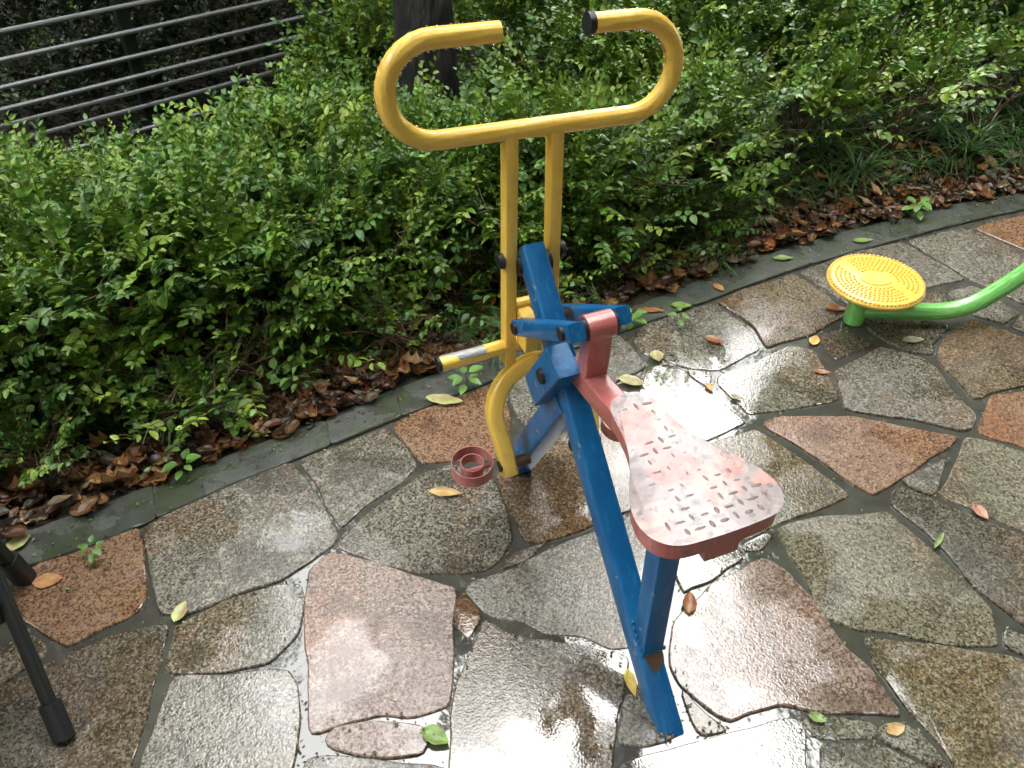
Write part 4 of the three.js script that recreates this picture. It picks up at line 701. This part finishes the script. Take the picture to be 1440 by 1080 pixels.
// ------------------------------------------------------------------ grass tufts
{
  const gmat = leafMat({ roughness: 0.35, transmission: 0.25 });
  const protos = Array.from({ length: 4 }, (_, v) => { const l = []; for (let k = 0; k < 46; k++) { const a = rr(0, 6.28), L = rr(0.14, 0.3), up = rr(0.35, 0.95), w = rr(0.0022, 0.0046), n = 6, pos = [], idx = [], col = [], c = tint(pick([[0.05, 0.13, 0.032], [0.07, 0.17, 0.036], [0.035, 0.095, 0.03], [0.11, 0.21, 0.045]]), 0.2); const bx = rr(-0.02, 0.02), bz = rr(-0.02, 0.02);
    for (let i = 0; i <= n; i++) { const t = i / n, r = L * (t * 0.35 + t * t * 0.65 * (1.2 - up * 0.6)), y = L * up * (t * 1.5 - t * t * (1.5 - 0.45 * up)), ww = w * (1 - t * t * 0.92); const sx = -Math.sin(a), sz = Math.cos(a); pos.push(bx + Math.cos(a) * r - sx * ww, y, bz + Math.sin(a) * r - sz * ww, bx + Math.cos(a) * r + sx * ww, y, bz + Math.sin(a) * r + sz * ww); col.push(...c, ...c); }
    for (let i = 0; i < n; i++) { const q = i * 2; idx.push(q, q + 1, q + 2, q + 1, q + 3, q + 2); }
    const g = new THREE.BufferGeometry(); g.setAttribute('position', new THREE.Float32BufferAttribute(pos, 3)); g.setAttribute('color', new THREE.Float32BufferAttribute(col, 3)); g.setIndex(idx); g.computeVertexNormals(); l.push(g); } return mergeC(l); });
  const spots = [];
  for (let k = 0; k < 1500 && spots.length < 52; k++) { const x = rr(0.75, 2.6), off = rr(0.16, 0.95), s = rr(0.8, 1.45); const [a, b] = behind(x, off); if (spots.every((q) => Math.hypot(q[0] - a, q[1] - b) > 0.1)) spots.push([a, b, s * (off < 0.3 ? 0.6 : 1)]); }
  for (let k = 0; k < 64; k++) { const x = rr(-0.8, 0.8), off = rr(0.02, 0.42); const [a, b] = behind(x, off); spots.push([a, b, rr(0.35, 0.75)]); }
  for (let k = 0; k < 10; k++) { const x = rr(-1.3, -0.7), off = rr(0.15, 0.4); const [a, b] = behind(x, off); spots.push([a, b, rr(0.4, 0.8)]); }
  spots.forEach(([x, z, s], i) => { const m = add('grass_tuft', protos[i % 4], gmat, scene); m.position.set(x, bedY(x, z), z); m.rotation.y = rr(0, 6.28); m.scale.setScalar(s); const w = x > 0.75 ? ['arching dark grass tuft in the litter strip beyond the yellow disc', 'grass tufts beyond the disc'] : x > -0.75 ? ['short grass tuft beside the kerb behind the blue and yellow machine', 'grass tufts behind the machine'] : ['thin grass tuft under the hedge near the black bench', 'grass tufts under the hedge']; tag(m, w[0], 'grass', w[1]); });
}
// ------------------------------------------------------------------ leaf litter and fallen leaves
const deadCols = [[0.11, 0.04, 0.014], [0.065, 0.028, 0.013], [0.14, 0.06, 0.02], [0.045, 0.022, 0.012], [0.085, 0.058, 0.034], [0.17, 0.08, 0.03], [0.03, 0.018, 0.011], [0.1, 0.074, 0.045]];
const deadMat = leafMat({ roughness: 0.36, transmission: 0.1 });
const mottle = (g, c, a = 0.3) => { const p = g.attributes.position, q = g.attributes.color, o = rr(0, 9); for (let i = 0; i < p.count; i++) { const k = 1 + a * 2 * (fbm(N1, (p.getX(i) * 9 + o + 5) % 1, (p.getZ(i) * 9 + 5) % 1, 8, 2, 900) - 0.5) + rr(-0.08, 0.08); q.setXYZ(i, c[0] * k, c[1] * k * k, c[2] * k); } return g; };
function deadLeaf(L, W, shape, bend) { // crumpled blade, finer than a fresh leaf
  const rows = 9, cols = 4, pos = [], idx = [], s1 = rr(0, 9), lobes = shape === 'lobed' ? 0.45 : 0.06;
  for (let i = 0; i <= rows; i++) for (let k = -cols; k <= cols; k++) {
    const t = i / rows, e = k / cols, w = W / 2 * Math.max(0.02, (shape === 'lance' ? Math.sin(Math.PI * Math.pow(t, 0.8)) : Math.pow(Math.sin(Math.PI * Math.pow(t, 0.85)), 0.75)) * (1 + lobes * Math.sin(t * 17 + s1)));
    const x = e * w, z = L * t, c = fbm(N2, (t * 0.3 + s1) % 1, e * 0.1 + 0.5, 10, 3, 910) - 0.5;
    pos.push(x, bend * (Math.abs(e) ** 2 * w * 1.2 + (t - 0.5) ** 2 * L * 0.8) + c * 0.25 * L * Math.min(1, Math.abs(bend) + 0.15), z);
  }
  const m = 2 * cols + 1; for (let i = 0; i < rows; i++) for (let k = 0; k < m - 1; k++) { const a = i * m + k; idx.push(a, a + m, a + 1, a + 1, a + m, a + m + 1); }
  const g = new THREE.BufferGeometry(); g.setAttribute('position', new THREE.Float32BufferAttribute(pos, 3)); g.setAttribute('color', new THREE.Float32BufferAttribute(new Float32Array(pos.length).fill(1), 3)); g.setIndex(idx); g.computeVertexNormals(); return g;
}
const deadGeos = [['oval', 0.6], ['lobed', 0.5], ['lance', 0.8], ['oval', -0.5], ['lobed', 0.9], ['oval', 0.3], ['lance', -0.6]].map(([s, b]) => deadLeaf(0.065, s === 'lance' ? 0.026 : 0.04, s, b));
{
  const pile = mergeC(deadGeos.map((g, k) => { const q = mottle(g.clone(), tint([1, 1, 1], 0.35)); q.translate(0, 0, -0.03); q.rotateX(rr(-0.5, 0.5)); q.rotateZ(rr(-0.4, 0.4)); q.rotateY(rr(0, 6.28)); q.scale(0.85, 0.85, 0.85); q.translate(rr(-0.05, 0.05), 0.004 * k, rr(-0.05, 0.05)); return q; }));
  const items = [];
  for (let k = 0; k < 2600; k++) { const x = rr(-2.2, 2.9), off = 0.045 + Math.pow(rnd(), 1.6) * 1.6; const [a, b] = behind(x, off); if (lineAt(kbAll, a) - b < 0.04) continue; items.push([V(a, bedY(a, b) + 0.004 + rr(0, 0.012), b), V(rr(-1, 1), rr(-0.12, 0.12), rr(-1, 1)), rr(0.55, 1.15), tint(pick(deadCols), 0.3), rr(-0.12, 0.12)]); }
  tag(scatter('leaf_litter', pile, deadMat, items, scene), 'brown fallen leaves covering the soil of the planting bed', 'leaf litter');
}
const flatDead = (col, L, W, o) => mottle(deadLeaf(L, W, o.shape ?? 'oval', o.bend ?? rr(0.05, 0.22)), col, 0.35);
function fallen(x, z, turn, L, W, col, label, o = {}) {
  const g = flatDead(col, L, W, o); g.computeBoundingBox(); g.translate(0, -g.boundingBox.min.y, 0); const kerbside = z + Math.cos(turn) * L / 2 < lineAt(kfAll, x + Math.sin(turn) * L / 2) + 0.03;
  const m = add('fallen_leaf', g, deadMat, scene); m.position.set(x, kerbside ? 0.0105 : 0.0045, z); m.rotation.set(o.rx ?? 0, turn, 0, 'YXZ'); tag(m, label, 'leaf', 'leaves lying on the wet paving'); return m;
}
const O = { orange: [0.44, 0.22, 0.09], tan: [0.42, 0.27, 0.1], pale: [0.36, 0.33, 0.14], green: [0.17, 0.26, 0.06], yellow: [0.52, 0.36, 0.08], brown: [0.26, 0.1, 0.035], pink: [0.42, 0.19, 0.12], grey: [0.24, 0.2, 0.13] };
for (const f of FALLEN) fallen(f[0], f[1], f[2], f[3], f[4], O[f[5]], f[6], f[7]);
{ // bigger single leaves on top of the litter by the kerb
  for (let k = 0; k < 90; k++) { const x = rr(-1.2, 2.3), [a, b] = behind(x, 0.03 + Math.pow(rnd(), 1.6) * 0.5); const m = add('fallen_leaf', deadGeos[k % 7].clone(), deadMat, scene); const c = tint(pick([[0.34, 0.12, 0.035], [0.28, 0.13, 0.05], [0.2, 0.08, 0.03], [0.36, 0.2, 0.09], [0.24, 0.17, 0.1]]), 0.25); mottle(m.geometry, c); m.position.set(a, bedY(a, b) + 0.034, b); m.rotation.set(rr(-0.35, 0.35), rr(0, 6.28), rr(-0.35, 0.35), 'YXZ'); m.scale.setScalar(rr(0.7, 1.35)); const w = a > 0.75 ? ['curled orange brown leaf on the litter beyond the yellow disc', 'single leaves beyond the disc'] : a > -0.6 ? ['curled brown leaf on the litter behind the blue and yellow machine', 'single leaves behind the machine'] : ['curled brown leaf on the litter under the hedge near the black bench', 'single leaves under the hedge']; tag(m, w[0], 'leaf', w[1]); }
}
{ // crumbs of leaf and soil washed into the joints and along the kerb
  const g = leafGeo(0.008, 0.0045, { rows: 2, fold: 0.4, droop: 0.3 }), items = [];
  for (let k = 0; k < 2600; k++) { let x, z; if (k % 2) { x = rr(-1.4, 2.2); z = lineAt(kfAll, x) + Math.pow(rnd(), 2.5) * 0.35 - 0.08; } else { const p = pick(traced)[1], i = Math.floor(rnd() * p.length), a = p[i], b = p[(i + 1) % p.length], t = rnd(); x = a[0] + (b[0] - a[0]) * t + rr(-0.012, 0.012); z = a[1] + (b[1] - a[1]) * t + rr(-0.012, 0.012); } items.push([V(x, z < lineAt(kfAll, x) + 0.004 ? 0.0115 : 0.0062, z), V(rr(-1, 1), rr(-0.2, 0.2), rr(-1, 1)), rr(0.3, 1.5), tint(pick([[0.05, 0.03, 0.018], [0.1, 0.055, 0.025], [0.16, 0.1, 0.045], [0.03, 0.022, 0.015], [0.12, 0.16, 0.04]]), 0.3), 0]); }
  tag(scatter('leaf_crumbs', g, deadMat, items, scene), 'crumbs of leaf and soil washed into the paving joints', 'debris');
}
// ------------------------------------------------------------------ seedlings
function seedling(x, z, s, n, label, y = 0) {
  const S = base('seedling', x, y, z); tag(S, label, 'plant', 'seedlings along the kerb');
  const mat = youngMat; add('stem', twigGeo([V(0, -0.02, 0), V(0.004, 0.03 * s, 0), V(0, 0.06 * s, 0.004)], 0.0016, 0.001), twigMat, S);
  for (let k = 0; k < n; k++) { const a = k * 2.4 + rr(-0.3, 0.3), L = rr(0.028, 0.046) * s, g = leafGeo(L, L * 0.62, { rows: 5, fold: 0.2, droop: 0.2 }, tint([0.15, 0.32, 0.05], 0.2)); g.rotateX(rr(-0.35, 0.15)); g.translate(0, 0, 0.012 * s); g.rotateY(a); g.translate(0, (0.025 + 0.035 * k / n) * s, 0); add('leaf', g, mat, S); }
}
for (const w of WEEDS) seedling(w[0], w[1], w[2], w[3], w[4], w[5]);
renderer.render(scene, camera);
